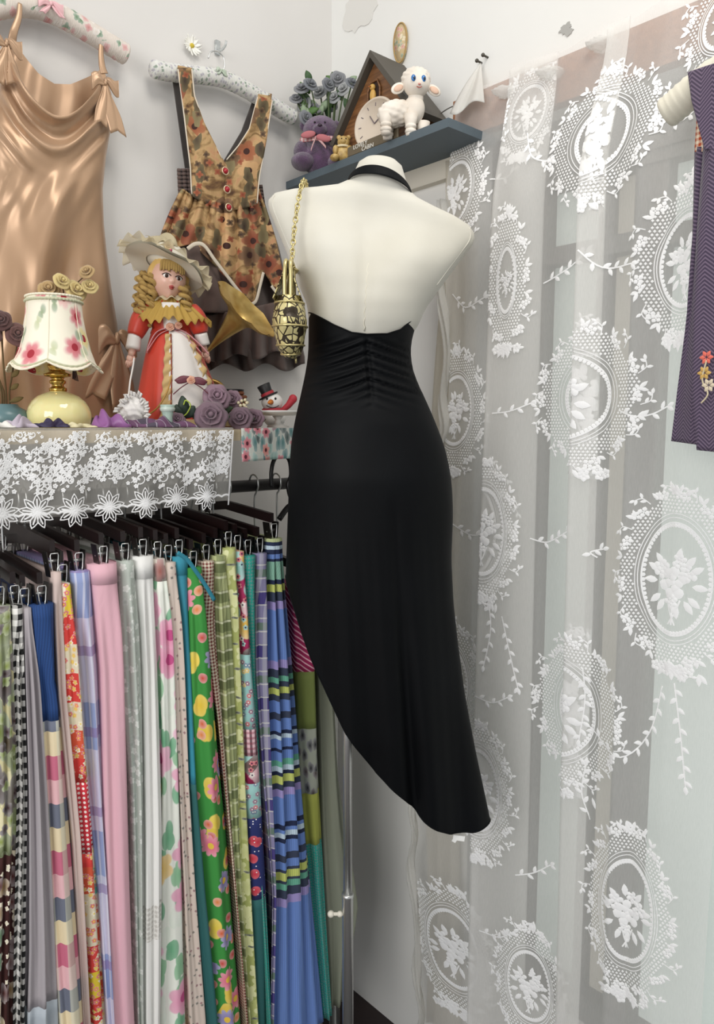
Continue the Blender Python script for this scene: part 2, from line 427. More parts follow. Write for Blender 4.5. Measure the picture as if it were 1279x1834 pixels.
# ================================================================== lace helper: 2-D motifs mapped on cloth
class Lace:
    """collects embroidered motifs in cloth coordinates (u, z in metres)"""
    def __init__(s): s.poly = []
    def leaf(s, x, y, ang, L, W, h=1.0):
        pts = []
        for t, w_ in ((0, 0), (.25, .8), (.55, 1), (.8, .6), (1, 0), (.8, -.6), (.55, -1), (.25, -.8)):
            a, b = t * L, w_ * W / 2
            pts.append((x + a * cos(ang) - b * sin(ang), y + a * sin(ang) + b * cos(ang)))
        s.poly.append((pts, h))
    def dot(s, x, y, r, n=5):
        s.poly.append(([(x + r * cos(2 * pi * k / n), y + r * sin(2 * pi * k / n)) for k in range(n)], 0.6))
    def flower(s, x, y, R, n=5, ph=0.0):
        for k in range(n):
            a = ph + 2 * pi * k / n
            s.leaf(x + R * .15 * cos(a), y + R * .15 * sin(a), a, R * .88, R * .85)
        s.dot(x, y, R * .2)
    def stroke(s, pts, wd, h=.8):
        for (x0, y0), (x1, y1) in zip(pts, pts[1:]):
            dx, dy = x1 - x0, y1 - y0; l = math.hypot(dx, dy) or 1e-9
            nx, ny = -dy / l * wd / 2, dx / l * wd / 2; ex, ey = dx / l * wd * .3, dy / l * wd * .3
            s.poly.append(([(x0 - ex + nx, y0 - ey + ny), (x0 - ex - nx, y0 - ey - ny), (x1 + ex - nx, y1 + ey - ny), (x1 + ex + nx, y1 + ey + ny)], h))
    def sprig(s, pts, L=.011, step=.010, wd=.0022):
        """leafy garland along a polyline"""
        P = [Vector((p[0], p[1], 0)) for p in pts]
        P = catmull(P, 6); q = [(p.x, p.y) for p in P]
        s.stroke(q, wd); acc = 0; k = 0
        for (x0, y0), (x1, y1) in zip(q, q[1:]):
            acc += math.hypot(x1 - x0, y1 - y0)
            if acc > step:
                acc = 0; k += 1; a = math.atan2(y1 - y0, x1 - x0)
                s.leaf(x1, y1, a + (.8 if k % 2 else -.8), L, L * .48)
        s.leaf(q[-1][0], q[-1][1], math.atan2(q[-1][1] - q[-2][1], q[-1][0] - q[-2][0]), L, L * .5)
    def rose(s, x, y, R, rnd):
        for ring, n, rr in ((.72, 6, .42), (.38, 4, .34)):
            for k in range(n):
                a = rnd.uniform(0, .6) + 2 * pi * k / n
                cx_, cy_ = x + ring * R * cos(a), y + ring * R * sin(a)
                s.poly.append(([(cx_ + rr * R * .85 * cos(b) * (1 + .12 * sin(3 * b)), cy_ + rr * R * .85 * sin(b)) for b in [2 * pi * j / 9 for j in range(9)]], 1.3))
        s.dot(x, y, R * .2, 7)
    def bouquet(s, x, y, R, rnd):
        s.rose(x, y, R * .42, rnd); s.rose(x - R * .38, y + R * .32, R * .26, rnd); s.rose(x + R * .40, y + R * .3, R * .24, rnd)
        s.rose(x + R * .15, y + R * .58, R * .2, rnd); s.rose(x - R * .05, y - R * .5, R * .2, rnd)
        for k in range(12):
            a = 2 * pi * k / 12 + rnd.uniform(-.2, .2)
            s.leaf(x + R * .5 * cos(a), y + R * .55 * sin(a), a, R * .42, R * .19)
        for dx in (-.08, .1, .0):
            s.stroke([(x + dx * R * 2, y - R * .45), (x + dx * R * .8, y - R * .8), (x - dx * R, y - R * 1.12)], R * .05)
    def medallion(s, x, y, rx, ry, seed=1, bq=True, pitch=.0066, out=1.62):
        """oval window framed by scallops, dotted net around it, wreath of sprigs and blossoms"""
        rnd = random.Random(seed); n = 60
        E = lambda k, f: [(x + rx * f * cos(2 * pi * i / k), y + ry * f * sin(2 * pi * i / k)) for i in range(k + 1)]
        s.stroke(E(n, 1.0), .0026); s.stroke(E(n, 1.09), .0014); s.stroke(E(n, 1.16), .0014)
        per = 2 * pi * math.sqrt((rx * rx + ry * ry) / 2); m = int(per / .0068)
        for i in range(m):
            a = 2 * pi * i / m; s.dot(x + rx * .955 * cos(a), y + ry * .955 * sin(a), .0034, 6)
        R2 = out
        gx = int(rx * R2 / pitch) + 1; gy = int(ry * R2 / (pitch * .8)) + 1
        for j in range(-gy, gy + 1):
            for i in range(-gx, gx + 1):
                px = (i + .5 * (j % 2)) * pitch; py = j * pitch * .8
                e = math.hypot(px / rx, py / ry)
                if 1.2 < e < R2 + .05 * sin(9 * math.atan2(py, px)): s.dot(x + px, y + py, .0024, 4)
        m = int(per * R2 / .017)
        for i in range(m):
            a = 2 * pi * i / m + rnd.uniform(-.04, .04); f = R2 + rnd.uniform(-.03, .07)
            ex, ey = x + rx * f * cos(a), y + ry * f * sin(a); oa = math.atan2(ry * sin(a), rx * cos(a))
            if i % 3 == 0:
                s.flower(ex, ey, .0085, 4, rnd.uniform(0, 1.5)); s.flower(ex - .012 * sin(oa), ey + .012 * cos(oa), .0075, 4, rnd.uniform(0, 1.5))
            elif i % 3 == 1:
                s.leaf(ex, ey, oa + .7, .016, .0065); s.leaf(ex, ey, oa - .3, .014, .006)
            else:
                ta = oa + pi / 2 * (1 if rnd.random() < .5 else -1)
                s.sprig([(ex, ey), (ex + .014 * cos(oa + .5), ey + .014 * sin(oa + .5)), (ex + .022 * cos(oa + .9), ey + .022 * sin(oa + .9))], .010, .006, .0016)
        for i in range(9):                                    # spray of blossoms under and over the oval
            s.flower(x + rnd.gauss(0, rx * .38), y - ry * (R2 + .12) + rnd.gauss(0, ry * .07), .0095, 5, rnd.random())
        for i in range(6):
            a = -pi / 2 + rnd.uniform(-1.2, 1.2); s.leaf(x + rnd.gauss(0, rx * .4), y - ry * (R2 + .08), a, .02, .008)
            a = pi / 2 + rnd.uniform(-1.1, 1.1); s.leaf(x + rnd.gauss(0, rx * .2), y + ry * (R2 - .02), a, .02, .007)
        if bq: s.bouquet(x, y - ry * .06, min(min(rx, ry) * 1.08, (rx + ry) * .5 * .80), rnd)
    def build(s, mapper, umin=None, umax=None):
        mb = MB()
        for pts, h in s.poly:
            if umin is not None and (min(p[0] for p in pts) < umin or max(p[0] for p in pts) > umax): continue
            ring = [mapper(p[0], p[1], .0012) for p in pts]
            cx_ = sum(p[0] for p in pts) / len(pts); cy_ = sum(p[1] for p in pts) / len(pts)
            mb.fan(ring, mapper(cx_, cy_, .0012 + .0012 * h))
        return mb
def sheer(name, color, opac, trans=0.5, fine=1400):
    t = Mt(name, 0.9); nt = t.nt
    o = t.oc(); n = t.noise(t.vs(o, (1, 1, .06)), fine, 2)
    dif = t.N('ShaderNodeBsdfDiffuse', None, {0: color}).outputs[0]
    trl = t.N('ShaderNodeBsdfTranslucent', None, {0: color}).outputs[0]
    tr = t.N('ShaderNodeBsdfTransparent').outputs[0]
    m1 = t.N('ShaderNodeMixShader', None, {0: trans, 1: dif, 2: trl}).outputs[0]
    fac = t.math('ADD', t.math('MULTIPLY', n, .16), opac - .08)
    m2 = t.N('ShaderNodeMixShader', None, {0: fac, 1: tr, 2: m1}).outputs[0]
    nt.links.new(m2, t.out.inputs[0]); return t.m
def thread(name, color, trans=0.35):
    t = Mt(name, 0.9)
    dif = t.N('ShaderNodeBsdfDiffuse', None, {0: color}).outputs[0]
    trl = t.N('ShaderNodeBsdfTranslucent', None, {0: color}).outputs[0]
    t.nt.links.new(t.N('ShaderNodeMixShader', None, {0: trans, 1: dif, 2: trl}).outputs[0], t.out.inputs[0]); return t.m
M_sheer = sheer('white_net', '#f8f7f4', 0.47, .35)
M_lace = thread('white_lace_thread', '#ffffff', .12)
# ================================================================== lace curtain, with two pressed-over folds
RPX = lambda px, d=.08: RA(PR(px, 760, d))
A = [RPX(x) for x in (778, 955, 872, 1082, 1048, 1150, 1235, 1330)]
PATH = [(A[0], .050), (A[0] + .05, .062), (A[1] - .05, .055), (A[1], .060), (A[1] + .002, .066), (A[1], .072), (A[2], .078), (A[2] - .002, .084), (A[2], .090),
        (A[2] + .06, .092), (A[3] - .03, .094), (A[3], .097), (A[3] + .0015, .101), (A[3], .105), (A[4], .109), (A[4] - .0015, .113), (A[4], .117),
        (A[4] + .05, .104), (A[5], .120), (A[5] + .03, .100), (A[6], .118), (A[7], .105)]
cum = [0.0]
for p0, p1 in zip(PATH, PATH[1:]): cum.append(cum[-1] + math.hypot(p1[0] - p0[0], p1[1] - p0[1]))
UTOT = cum[-1]
def cpath(u):
    u = max(0, min(UTOT, u))
    for i in range(len(cum) - 1):
        if u <= cum[i + 1]:
            f = (u - cum[i]) / (cum[i + 1] - cum[i] + 1e-12)
            return PATH[i][0] + (PATH[i + 1][0] - PATH[i][0]) * f, PATH[i][1] + (PATH[i + 1][1] - PATH[i][1]) * f
    return PATH[-1]
CT, CB = 2.146, 0.12
def csurf(u, z, off=0.0):
    a, d = cpath(u)
    h = (CT - z) / (CT - CB)
    left = max(0, 1 - u / .12)
    a = a - .050 * left * sstep(.25, .8, h) + .012 * left * sin(9 * z)
    if cum[4] < u < cum[9]: a -= (.02 * (h - .35)) * sin(pi * (u - cum[4]) / (cum[9] - cum[4]))
    d = d + .0035 * sin(u * 55 + 1.5 * z) * (1 if off == 0 or True else 0) + .006 * sin(u * 16 + 2.2 * z)
    q_ = sstep(0, .13, h); d = .030 + (d - .045) * (.3 + .7 * q_) + .015 * q_
    zz = z + .006 * sstep(.05, 0, h) * sin(u * 33 + 1)
    return RW(a, d + off, zz)
cur = thing('lace_curtain', 'white lace curtain with oval rose medallions draped over the window', 'curtain', RW(A[0] + .2, .08, CB), RR)
us = []
for i in range(len(cum) - 1):
    k = max(2, int((cum[i + 1] - cum[i]) / .006))
    us += [cum[i] + (cum[i + 1] - cum[i]) * j / k for j in range(k)]
us.append(UTOT)
mb = MB(); NU = len(us) - 1
mb.grid(lambda i, j: csurf(us[round(i * NU)], CT + (CB - CT) * j), NU, 70)
part('net_panel', mb, M_sheer, cur, world=True)
def uc(seg, px):                # cloth coordinate of a photo column on path layer seg
    a = RPX(px); best = None
    rng = {1: (0, 3), 2: (5, 6), 3: (8, 11), 5: (16, 21)}[seg]
    lo, hi = cum[rng[0]], cum[rng[1]]
    for i in range(400):
        u = lo + (hi - lo) * i / 399; e = abs(cpath(u)[0] - a)
        if best is None or e < best[0]: best = (e, u)
    return best[1]
def zc(px, py, d=.1): return PR(px, py, d).z
FM = (cum[11] + cum[16]) / 2    # middle of the narrow pressed fold
# medallions: (cloth u, photo x for height, photo y centre, rx, ry)
meds = [(FM + .002, 1065, 242, .094, .068, 1.52), (FM, 1040, 712, .091, .071, 1.60), (FM, 1025, 1270, .086, .086, 1.55),
        (uc(5, 1232), 1230, 470, .050, .066, 1.6), (uc(5, 1236), 1236, 1040, .058, .088, 1.5), (uc(5, 1180), 1180, 1650, .050, .090, 1.55),
        (uc(1, 795), 800, 330, .045, .060, 1.6), (uc(1, 795), 800, 735, .048, .070, 1.65), (uc(1, 805), 800, 1235, .048, .080, 1.6), (uc(1, 830), 830, 1740, .052, .085, 1.5),
        (uc(3, 905), 905, 500, .022, .058, 2.0), (cum[8] + .004, 910, 960, .050, .085, 1.5), (cum[8] + .01, 905, 1440, .05, .085, 1.55),
        (uc(3, 985), 985, 1795, .045, .07, 1.6), (cum[6] - .05, 905, 190, .04, .05, 1.5), (uc(5, 1270), 1270, 20, .05, .05, 1.5)]
for i, (u, px, py, rx, ry, out) in enumerate(meds):
    L = Lace(); L.medallion(u, zc(px, py), rx, ry, seed=i + 3, out=out)
    L.poly = [q for q in L.poly if all(0 < x < UTOT and y < CT - .004 for x, y in q[0])]
    part('lace_medallion', L.build(lambda x, y, o: csurf(x, y, o)), M_lace, cur, world=True, kind='stuff')
gar = [(1, [(790, 520), (815, 545), (850, 528)]), (3, [(885, 740), (920, 736), (953, 722)]), (5, [(1128, 735), (1165, 746), (1205, 728)]),
       (3, [(960, 968), (990, 975), (1030, 955)]), (5, [(1095, 1000), (1085, 990), (1105, 985)]), (5, [(1225, 1235), (1205, 1320), (1160, 1362), (1095, 1310)]),
       (5, [(1248, 1230), (1265, 1330), (1278, 1420)]), (3, [(970, 505), (1020, 480), (1050, 450)]), (5, [(1052, 452), (1085, 480), (1140, 475)]),
       (3, [(872, 1255), (900, 1268), (930, 1258)]), (1, [(812, 1475), (835, 1500), (860, 1535)]), (3, [(955, 1585), (985, 1585), (1015, 1572)]),
       (1, [(808, 945), (840, 965), (875, 955)]), (1, [(855, 310), (890, 300), (925, 225)]), (3, [(925, 230), (940, 275), (975, 285)]),
       (5, [(1165, 215), (1200, 218), (1240, 195)]), (3, [(885, 1060), (895, 1130), (885, 1200)]), (3, [(915, 1110), (928, 1160), (948, 1240)]),
       (5, [(1080, 1200), (1085, 1260), (1078, 1330)]), (3, [(890, 1690), (925, 1700), (955, 1690)]), (5, [(1100, 1480), (1085, 1430), (1090, 1380)])]
for seg, pts in gar:
    L = Lace(); L.sprig([(uc(seg, x), zc(x, y)) for x, y in pts], L=.015, step=.009, wd=.0024)
    part('lace_garland', L.build(lambda x, y, o: csurf(x, y, o)), M_lace, cur, world=True, kind='stuff')
# gathered left hem, a narrow ruched edge
mb = MB()
def hemp(i, j):
    z = 1.95 + (CB - 1.95) * j; a0 = RA(csurf(0, z)); d0 = (csurf(0, z) - CORNER).dot(nR)
    return RW(a0 - .004 + .016 * (i - .5) + .007 * sin(38 * z + 2 * sin(9 * z)), d0 + .006 + .008 * sin(i * 9 + 30 * z), z)
mb.sheet(hemp, 10, 150, .0012)
part('gathered_hem', mb, sheer('white_net_dense', '#f4f3ef', 0.6), cur, world=True)
# bunched knots of net over the timber
UPZ = Vector((0, 0, 1))
for px, py, r in ((1080, 72, .020), (985, 124, .018), (905, 158, .018)):
    c = PR(px, py, .045); rnd = random.Random(px); mb = MB()
    mb.ball(c - UPZ * .006, (r * 1.3, r * .7, r * .55), 18, 12, fn=lambda d: 1 + .14 * sin(7 * d.x + 5 * d.z) + .1 * sin(13 * d.y + 9 * d.z))
    part('bunched_net', mb, sheer('white_net_bunch', '#f4f3f0', 0.5), cur, world=True)
# corner of the net pinned up to the wall with a screw
def pin(i, j):
    bx, by = 806 + 62 * i, 204 - 24 * i + 6 * sin(i * 7); x = 862 + (bx - 862) * j - 4 * sin(pi * j) * (1 - i); y = 112 + (by - 112) * j + 9 * sin(pi * j) * sin(pi * i)
    return PR(x, y, .012 + .060 * j + .008 * j * sin(i * 11))
mb = MB(); mb.sheet(pin, 20, 16, .001)
part('pinned_corner', mb, sheer('white_net_pinned', '#f1f0ec', .82), cur, world=True)
# cream voile hanging inside the curtain, beside the mannequin
vo = MB()
def voile(i, j):
    y = 235 + (1834 + 500 - 235) * j; x0 = 790 - 22 * sstep(0, .25, j) + 8 * sin(j * 9); x1 = 828 + 6 * sin(j * 7 + 1)
    a = RPX(x0 + (x1 - x0) * i, .03); z = 2.03 + (.1 - 2.03) * j
    return RW(a, .022 + .010 * sin(i * 14 + j * 3), z)
vo.sheet(voile, 40, 60, .001)
single('voile_curtain', vo, sheer('cream_voile', '#ece7db', .62), 'narrow cream voile panel hanging between the wall and the lace curtain', 'curtain', RW(RPX(800, .03), .022, .1), RR)
# ================================================================== mannequin and black dress
MY = 1.25
def MP(px, py, dy=0.0):       # photo pixel at the mannequin's middle plane, dy pixels toward the viewer
    p = PY(px, py, MY); k = mpp(p)
    return Vector((p.x, MY - dy * k, p.z))
rows = [(282, 682, 3, 3), (283.5, 682, 16, 14), (287, 682, 28, 25), (296, 681, 39, 35), (315, 680, 46, 40), (332, 678, 53, 42), (345, 676, 72, 44), (357, 672, 112, 46), (366, 668, 152, 46),
        (377, 666, 178, 44), (390, 665, 185, 44), (405, 665, 184, 47), (430, 663, 170, 56), (470, 661, 148, 75), (510, 658, 128, 90), (550, 656, 106, 94), (600, 649, 93, 84),
        (640, 645, 90, 76), (700, 650, 106, 88), (760, 660, 128, 105), (850, 664, 143, 114), (950, 664, 144, 106), (1030, 663, 138, 92), (1040, 663, 100, 70)]
def prof(y, i):
    return interp([(r[0], r[i]) for r in rows], y)
def smoothprof(y, i):
    return sum(prof(y + d, i) * w_ for d, w_ in ((-8, .25), (0, .5), (8, .25)))
def shear(px, y):
    return .165 * (px - 665) * sstep(620, 400, y) if y > 330 else .165 * (px - 681) * .6
man = thing('mannequin_torso', 'white cloth mannequin torso seen from behind wearing the black dress', 'mannequin', (MP(660, 1040).x, MY, 0), 0)
mb = MB(); ys = []
for r0, r1 in zip(rows, rows[1:]):
    n = max(1, int((r1[0] - r0[0]) / 7)); ys += [r0[0] + (r1[0] - r0[0]) * k / n for k in range(n)]
ys.append(rows[-1][0])
def mpt(i, j):
    y = ys[round(j * (len(ys) - 1))]; ph = 2 * pi * i
    cx_, hw, hd = smoothprof(y, 1), smoothprof(y, 2) if y > 300 else prof(y, 2), smoothprof(y, 3) if y > 300 else prof(y, 3)
    sl = 1 - .10 * sstep(575, 625, y); hw *= sl; hd *= sl
    c, s_ = cos(ph), sin(ph)
    e = 2 / (2.0 + .5 * sstep(340, 380, y) * sstep(520, 420, y))
    x = cx_ + hw * abs(c) ** e * (1 if c > 0 else -1)
    dy = hd * abs(s_) ** e * (1 if s_ > 0 else -1)
    if dy > 0:      # shoulder blades and spine furrow on the back
        dy += 13 * math.exp(-((x - 585) / 38) ** 2 - ((y - 455) / 55) ** 2) + 13 * math.exp(-((x - 740) / 38) ** 2 - ((y - 460) / 55) ** 2)
        dy -= 10 * math.exp(-((x - (660 - .06 * (y - 400))) / 13) ** 2) * sstep(360, 430, y) * sstep(680, 600, y)
    else:           # bust on the far side
        dy -= 34 * (math.exp(-((x - 605) / 40) ** 2 - ((y - 510) / 42) ** 2) + math.exp(-((x - 715) / 40) ** 2 - ((y - 510) / 42) ** 2))
    return MP(x, y + shear(x, y), dy)
mb.grid(mpt, 96, len(ys) - 1, wu=True)
n0 = len(mb.v); mb.f.append(tuple(reversed(range(0, 96)))); mb.f.append(tuple(range(n0 - 96, n0)))
t = Mt('mannequin_cotton', .8, Sheen_Weight=.15); o = t.oc()
t.col(t.ramp(t.noise(o, 7, 5), [(.3, '#d9d6cb'), (.7, '#cdc9bb')])).bump(t.noise(o, 700, 2), .15, .0006)
M_man = t.m
part('body', mb, M_man, man, world=True)
# stitched seam down the back and piping round the armholes
seam = MB(); pts = [MP(663 - .06 * (y - 400) + 1.5 * sin(y * .35), y + shear(660, y), smoothprof(y, 3) - 9.2) for y in range(356, 606, 6)]
seam.tube(pts, .0009, 6); part('back_seam', seam, plain('seam_thread', '#dbd6c6', .9), man, world=True)
for sgn in (-1, 1):
    s_ = MB(); pts = []
    for k in range(17):
        y = 384 + (508 - 384) * k / 16; x = smoothprof(y, 1) + sgn * (smoothprof(y, 2) - 9 + 3 * sin(k)*.0)
        pts.append(MP(x, y + shear(x, y), smoothprof(y, 3) * .36 + 3))
    s_.tube(catmull(pts, 2), .0013, 6); part('armhole_seam', s_, M_man, man, world=True)
# telescoping chrome stand fixed into the left hip
pb = MP(622, 1010); st = MB(); jz = MP(622, 1604).z; M_chr = plain('chrome', '#d2d3d1', .28, .85)
st.tube([(pb.x, MY, jz - .02), (pb.x, MY, pb.z)], .0078, 20); part('upper_pole', st, M_chr, man, world=True)
st = MB(); st.lathe([(.0098, .02), (.0098, jz - .004), (.0106, jz - .002), (.0106, jz + .004), (.008, jz + .005)], 20, (pb.x, MY, 0)); part('lower_pole', st, M_chr, man, world=True)
kp = Vector((pb.x, MY, MP(600, 1637).z)); X_ = Vector((1, 0, 0))
st = MB(); st.tube([kp, kp - X_ * .028], .0032, 10); st.ball(kp - X_ * .030, .0062, 12, 8); st.ball(kp - X_ * .014, .0055, 12, 8); part('clamp_knob', st, plain('ivory_plastic', '#e4dfd0', .4), man, world=True)
st = MB(); st.lathe([(.001, .024), (.05, .022), (.12, .014), (.13, .008), (.13, 0)], 40, (pb.x, MY, 0)); part('stand_base', st, plain('black_steel', '#17171a', .4, .6), man, world=True)
# ---- dress
Lx = [(540, 552), (560, 553), (600, 553), (640, 552), (680, 545), (720, 536), (760, 527), (800, 521), (860, 518), (1000, 513), (1030, 512), (1200, 512), (1500, 514)]
Rx = [(540, 759), (560, 754), (585, 745), (610, 736), (650, 736), (680, 745), (720, 764), (760, 781), (800, 796), (840, 805), (870, 809), (920, 811), (1000, 808), (1080, 812), (1150, 820), (1240, 832), (1340, 851), (1467, 878), (1500, 884)]
HEM = [(0, 1030), (.07, 1085), (.16, 1160), (.33, 1280), (.47, 1352), (.59, 1395), (.66, 1435), (.79, 1464), (.9, 1470), (1, 1466)]
NECK = [(545, 556), (570, 573), (600, 592), (630, 606), (655, 609), (690, 607), (715, 598), (735, 580), (757, 546)]
dmat = Mt('black_jersey', .6, Specular_IOR_Level=.14); o = dmat.oc()
dmat.col(dmat.ramp(dmat.noise(o, 8, 3), [(.3, '#040507'), (.7, '#07090c')])).bump(dmat.noise(dmat.vs(o, (1, 1, .05)), 900, 2), .2, .0006)
def dpt(i, j):
    ph = 2 * pi * i; c, s_ = cos(ph), sin(ph); wv = (c + 1) / 2
    bot = interp(HEM, wv)
    top = 560.0
    for _ in range(3):
        xt = interp(Lx, top) + (interp(Rx, top) - interp(Lx, top)) * wv
        top = interp(NECK, xt)
    if s_ < 0: top = top + (400 + 70 * abs(c) - top) * sstep(0, -.75, s_)
    jj = j; y = top + (bot - top) * jj
    if y >= 545: l, r = interp(Lx, y), interp(Rx, y)
    else:
        q = smoothprof(y, 2) * .92 + 4; l, r = smoothprof(y, 1) - q, smoothprof(y, 1) + q
    l2 = sum(interp(Lx, y + d) for d in (-14, 0, 14)) / 3 if y > 575 else l; r2 = sum(interp(Rx, y + d) for d in (-14, 0, 14)) / 3 if y > 575 else r
    cx_, hw = (l2 + r2) / 2, (r2 - l2) / 2
    hd = (smoothprof(y, 3) + 4) if y < 950 else interp([(950, 110), (1100, 96), (1300, 82), (1467, 66)], y)
    x = cx_ + hw * c; dy = hd * s_
    if s_ < 0 and y < 560:
        dy -= 36 * (math.exp(-((x - 605) / 42) ** 2 - ((y - 510) / 44) ** 2) + math.exp(-((x - 715) / 42) ** 2 - ((y - 510) / 44) ** 2))
    if s_ > 0:
        xc = 655 + 8 * sstep(600, 720, y); w_ = sstep(608, 625, y) * sstep(745, 690, y); dx = abs(x - xc)
        arg = y - .42 * dx * (1 if dx < 60 else 1) + .0014 * dx * dx
        dy += w_ * (3.6 * sin(arg * .42) + 1.8 * sin(arg * .71 + 1.1 + x * .013)) * (1 - sstep(40, 125, dx) * .75) * s_ ** .5
        dy -= w_ * 6 * math.exp(-(dx / 5) ** 2)
        dy += 5 * math.exp(-((x - 600) / 55) ** 2 - ((y - 850) / 70) ** 2) + 5 * math.exp(-((x - 735) / 55) ** 2 - ((y - 850) / 70) ** 2)
        g = sstep(880, 1400, y)
        xf = 700 + (y - 880) * .070
        dy -= (3 + 10 * g) * math.exp(-((x - xf) / 8) ** 2) * sstep(860, 930, y) * s_
        dy += (2 + 9 * g) * math.exp(-((x - xf - 26) / 16) ** 2) * sstep(860, 930, y) * s_
        dy += g * 6 * sin((x - .07 * y) * .085) * s_
        dy += .35 * sstep(900, 1000, y) * sin(x * .33 - y * .02) * s_
    p = MP(x, y, dy); return p
dr = thing('halter_dress', 'black backless halter dress with ruched back and slanted hem', 'dress', (MP(660, 1200).x, MY, MP(660, 1470).z), 0)
mb = MB(); mb.grid(dpt, 220, 230, wu=True); part('dress_body', mb, dmat.m, dr, world=True)
# rolled edge along neckline and hem
ed = MB(); ed.tube([dpt(i / 160, 0.0) for i in range(160)], .0012, 6, closed=True); part('neckline_binding', ed, dmat.m, dr, world=True)
ed = MB(); ed.tube([dpt(i / 200, 1.0) for i in range(200)], .0011, 6, closed=True); part('hem_edge', ed, dmat.m, dr, world=True)
# halter band round the neck and its tapering straps down the far side
hb = MB()
def band(i, j):
    ph = pi * (1 - i); c, s_ = cos(ph), sin(ph)
    yc = 322 + 22 * (1 - s_) + 3 * c; x = 680 + 57 * c
    h = 1 + 8 * s_
    return MP(x, yc + (j - .5) * 2 * h + .16 * (x - 681), 45 * s_ + 4 + (j - .5) * 8)
hb.sheet(band, 40, 6, .0012); part('halter_band', hb, dmat.m, dr, world=True)
for sgn in (-1, 1):
    s2 = MB()
    def strap(i, j, sgn=sgn):
        x = 680 + sgn * (54 - 4 * j) + (sgn * (i - .5)) * (4 + 34 * j); y = 346 + 90 * j + 3 * sgn * (1 - j)
        return MP(x, y + .1 * (x - 681), 2 - 54 * sstep(0, .5, j) - 14 * j)
    s2.sheet(strap, 6, 14, .0012); part('halter_strap', s2, dmat.m, dr, world=True)
# white care tag peeking from the hem
tg = MB(); c0 = MP(816, 1477, 44); tg.box(c0, (.020, .0012, .009), Matrix.Rotation(.15, 3, 'Y')); tg.box(c0 + Vector((-.007, 0, -.003)), (.007, .0014, .009), Matrix.Rotation(.5, 3, 'Y'))
part('care_tag', tg, plain('tag_white', '#f2f2ef', .7), dr, world=True, smooth=False, label='small white care tag at the hem')
# ================================================================== shelf, clothes rack
M_chrome = plain('chrome', '#d2d3d1', .28, .85)
M_brass = plain('brass', '#c9a75a', .22, 1.0)
M_black = plain('black_plastic', '#141214', .35)
SHZ = 1.492
t = Mt('beige_laminate', .5); o = t.oc()
t.col(t.ramp(t.noise(t.vs(o, (2, 30, 30)), 3, 5), [(.3, '#b9a88b'), (.7, '#c9b99d')]))
mb = lbox(MB(), -1.30, -.335, .0, .312, SHZ - .020, SHZ)
single('shelf_board', mb, t.m, 'long beige shelf board on the left wall carrying the lamp and doll', 'shelf', LW(-.8, .15, SHZ - .02), RL, smooth=False)
# --- rack
BZ = 1.378; BD = .19
pa = LA(PL(598, 1500, BD))
rk = thing('clothes_rack', 'dark clothes rail on chrome posts holding skirts and trousers', 'clothes rack', LW(pa, BD, 0), RL)
mb = MB(); mb.tube([LW(-1.25, BD, BZ), LW(pa, BD, BZ)], .012, 16); part('hanging_rail', mb, plain('black_rail', '#1b1718', .4, .3), rk, world=True)
mb = MB(); jz = PL(622, 1604, BD).z
mb.tube([LW(pa, BD, jz - .02), LW(pa, BD, BZ + .02)], .0108, 20); part('upper_pole', mb, M_chrome, rk, world=True)
mb = MB(); mb.lathe([(.013, .03), (.013, jz - .004), (.0142, jz - .002), (.0142, jz + .004), (.011, jz + .005)], 20, LW(pa, BD, 0)); part('lower_pole', mb, M_chrome, rk, world=True)
mb = MB(); mb.tube([LW(pa, BD - .22, .02), LW(pa, BD + .22, .02)], .012, 12); mb.tube([LW(pa, BD, .02), LW(-1.25, BD, .02)], .011, 12); part('foot', mb, M_chrome, rk, world=True)
mb = MB(); mb.tube([LW(-1.25, BD, .02), LW(-1.25, BD, BZ + .02)], .012, 16); part('far_pole', mb, M_chrome, rk, world=True)
